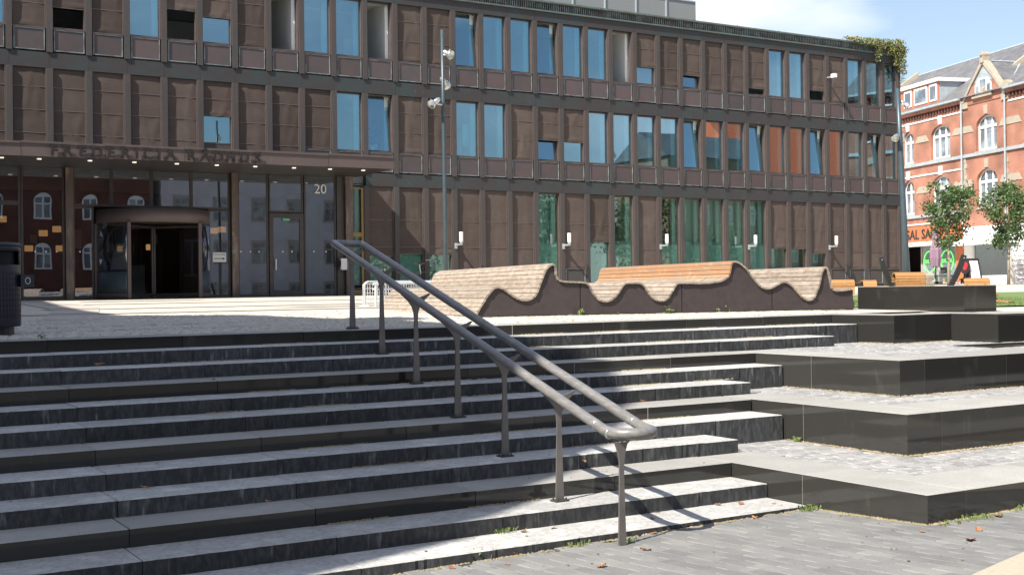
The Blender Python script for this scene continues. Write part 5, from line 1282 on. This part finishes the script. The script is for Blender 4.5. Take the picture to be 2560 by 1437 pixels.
# moss line and grit along joints and wall feet
ms = MB()
def mossline(P, Q, n, wd, h=.012):
    P, Q = Vector(P), Vector(Q)
    for _ in range(n):
        f = rnd.random(); p = P.lerp(Q, f)+Vector((rnd.gauss(0,wd), -abs(rnd.gauss(0,wd)), 0)); s_ = rnd.uniform(.008,.028)
        ms.add([(p.x-s_, p.y, p.z+.001), (p.x, p.y-s_*.6, p.z+.001), (p.x+s_, p.y, p.z+.001), (p.x, p.y+s_*.5, p.z+h*rnd.random()), (p.x, p.y, p.z+h)], [(0,1,4),(1,2,4),(2,3,4),(3,0,4)])
for k in (3, 5, 6, 8, 9, 11, 12):
    x = rnd.uniform(3.5,5)
    for _ in range(7):
        L_ = rnd.uniform(.3,1.1)
        if x+L_ < XEND[k]-.1: mossline((x, YK[k-1]-.006, tz(k-1, x)), (x+L_, YK[k-1]-.006, tz(k-1, x+L_)), 60, .008)
        x += L_+rnd.uniform(.3,1.6)
mossline((1.5, 8.03, gz(1.5,8.03)), (7.75, 8.03, gz(7.75,8.03)), 500, .025, .01)
def wallfoot(xs, yc, zf, Xe, Yin, n):
    P = (xs-.004, yc, 0)
    for _ in range(n):
        if rnd.random() < .5: x, y = xs-abs(rnd.gauss(0,.015)), rnd.uniform(yc, Yin)
        else: x, y = rnd.uniform(xs, Xe), yc-abs(rnd.gauss(0,.018))
        s_ = rnd.uniform(.006,.02); z = zf(x, y); ms.add([(x-s_,y,z),(x,y-s_,z),(x+s_,y,z),(x,y+s_,z),(x,y,z+rnd.uniform(.004,.016))], [(0,1,4),(1,2,4),(2,3,4),(3,0,4)])
wallfoot(7.81, 6.731, lambda x, y: gz(x, y), 9.5, 8.1, 900); wallfoot(9.42, 8.354, lambda x, y: tz(3, x), 11.2, 10.0, 700); wallfoot(10.86, 9.726, lambda x, y: tz(6, x), 13, 11.6, 600)
wallfoot(13.79, 12.45, lambda x, y: tz(9, x), 15, 13.1, 300)
for u0 in range(0, 64): 
    p = BO+BF*(u0*.1+.2)-BS*.02; p2 = p+BF*.1; mossline((p.x,p.y,plz(p.x,p.y)), (p2.x,p2.y,plz(p2.x,p2.y)), 10, .012, .012)
tag(ms.build('moss', m_moss), 'moss and dry grit gathered in joints and along the wall feet', 'moss', kind='stuff')

db = MB(); rd = random.Random(99)
for _ in range(1500):
    if rd.random() < .4: x, y = rd.uniform(2.5,9), rd.uniform(4.8,8.0); z = gz(x, y)+.007
    else:
        k = rd.randrange(1, 12); x = rd.uniform(.8, XEND[k]-.1); y = rd.uniform(YK[k-1]+.02, YK[k]-.01); z = tz(k, x)+.004
    if not keep_free(x, y) : continue
    q = rd.uniform(.002,.007)*(1 if rd.random() < .9 else 2.2); a0 = rd.uniform(0, 6.28)
    db.add([(x+q*cos(a0+i*1.26)*rd.uniform(.6,1.2), y+q*sin(a0+i*1.26)*rd.uniform(.6,1.2), z) for i in range(5)]+[(x, y, z+q*.3)], [(i, (i+1)%5, 5) for i in range(5)])
tag(db.build('debris', m_debris), 'fine specks of dirt, gum and leaf crumbs on the steps and pavement', 'debris', kind='stuff')

# ================================================================== BUILDINGS OUTSIDE THE FRAME (they shade and are mirrored)
def simple_house(label, x0, x1, yf, z0, zh, m, roofm, roofh, rows, step, arched=False, dep=9, wm=m_wpaint, group='houses across the square, mirrored in the glass'):
    t = thing('mirrored_house', label, 'building', (x0, yf, z0), 0, group); Wd = x1-x0
    MB().box(0, Wd, -dep, 0, 0, zh).build('wall', m, t)
    MB().add([(-.3,.4,zh),(Wd+.3,.4,zh),(Wd+.3,-dep/2,zh+roofh),(-.3,-dep/2,zh+roofh),(-.3,-dep-.4,zh),(Wd+.3,-dep-.4,zh)], [(1,0,3,2),(2,3,4,5),(0,4,3),(1,2,5)]).build('roof', roofm, t)
    x = step*.5
    while x < Wd-.8:
        for z in rows:
            w_, h = .62, 2.0
            if arched: pts = [(x-w_,z),(x+w_,z),(x+w_,z+h-.5)]+[(x+w_*cos(a), z+h-.5+.6*sin(a)) for a in [i*pi/8 for i in range(1,8)]]+[(x-w_,z+h-.5)]
            else: pts = [(x-w_,z),(x+w_,z),(x+w_,z+h),(x-w_,z+h)]
            q = MB().prism(pts, 'y', 0, .06).build('window', wm, t)
            g = MB().box(x-w_+.12,x-.06,.06,.075,z+.12,z+1.2).box(x+.06,x+w_-.12,.06,.075,z+.12,z+1.2).box(x-w_+.12,x-.06,.06,.075,z+1.32,z+h-.25).box(x+.06,x+w_-.12,.06,.075,z+1.32,z+h-.25).build('pane', m_wglass, q)
        x += step
    return t
m_tile = mat('orange_roof_tile', (.66,.125,.045), .8, c2=(.72,.17,.06), ns=3, nscale=(1,1,4), bump=.8, bs=8)
m_stucco = mat('white_stucco', (.50,.50,.53), .85, c2=(.42,.42,.45), ns=1)
m_ochre = mat('brown_render', (.22,.17,.12), .9)
simple_house('red brick house with arched windows mirrored at the left of the entrance glass', 2, 26.5, -16, .3, 12.5, m_brick2, m_slate, 3, (3.9, 7.8), 3.6, True)
simple_house('white stucco house mirrored in the entrance glass', 27.5, 46, -16, .3, 12.6, m_stucco, m_slate, .6, (.8, 4.4, 8.0), 3.3, wm=m_stone)
simple_house('ochre house mirrored faintly in the office glass', 80, 93, -16, 1, 15, m_ochre, m_slate, 3.0, (4, 8), 3.2)
simple_house('brown house with an orange tiled roof mirrored in the right windows', 92, 112, -16, 1, 12.0, m_ochre, m_tile, 8.5, (4, 8.5), 3.6, dep=15)
simple_house('second house with an orange tiled roof mirrored in the right windows', 113, 135, -16, 1, 10.5, m_ochre, m_tile, 11.5, (4, 7.5), 3.6, dep=17)
for n_, (x, y, h) in enumerate(((54,-9,8.5),(62,-10,9.5),(71,-9,9),(80,-9,6),(44,-7,6.0))):
    tree('leafy tree across the square, '+('nearest the white stucco house','second from the white stucco house' if False else 'tallest of the mirrored trees','just right of the tallest one','next to the ochre house','smallest and closest to the white house')[n_]+', seen only mirrored', (x, y, .4), h, 3.6, 3500, 50+n_, .22, .22, 'trees across the square, mirrored in the glass')
# tall corner house left of the stairs: casts the big shadow
cs = thing('corner_house', 'tall gabled house left of the stairs, outside the picture, casting the large shade', 'building', (-8, 20, 0))
sil = [(4.3,-.5),(62,-.5),(62,19.6),(39.7,19.6),(27.3,17.5),(21.5,16.7),(18.2,16.5),(17.0,17.0),(15.9,18.3),(12.3,18.8),(12.2,19.9),(11.0,19.9),(10.8,19.2),(8.4,19.1),(6.7,19.7),(5.6,18.6),(5.05,17.6),(4.3,14.6)]
mbs = MB(); n = len(sil)
ctr = [(p[0], -.5) for p in sil]
for p, q in zip(sil[2:], sil[3:]):
    mbs.add([(-8,q[0],-.5),(-8,p[0],-.5),(-8,p[0],p[1]),(-8,q[0],q[1]),(-16,q[0],-.5),(-16,p[0],-.5),(-16,p[0],p[1]),(-16,q[0],q[1])], [(0,1,2,3),(4,7,6,5),(3,2,6,7)])
mbs.add([(-8,4.3,-.5),(-16,4.3,-.5),(-16,4.3,14.6),(-8,4.3,14.6)], [(0,3,2,1)]).add([(-8,62,-.5),(-16,62,-.5),(-16,62,19.6),(-8,62,19.6)], [(0,1,2,3)])
wparent(mbs.build('wall', m_ochre), cs)
y = 6.5
while y < 60:
    for z in (3, 6.6, 10.2, 13.4):
        q = MB().box(-8.0,-7.93,y-.6,y+.6,z,z+1.9).build('window', m_wpaint); wparent(q, cs)
        g = MB().box(-7.93,-7.915,y-.48,y-.05,z+.12,z+1.78).box(-7.93,-7.915,y+.05,y+.48,z+.12,z+1.78).build('pane', m_wglass); g.parent = q
    y += 3.4
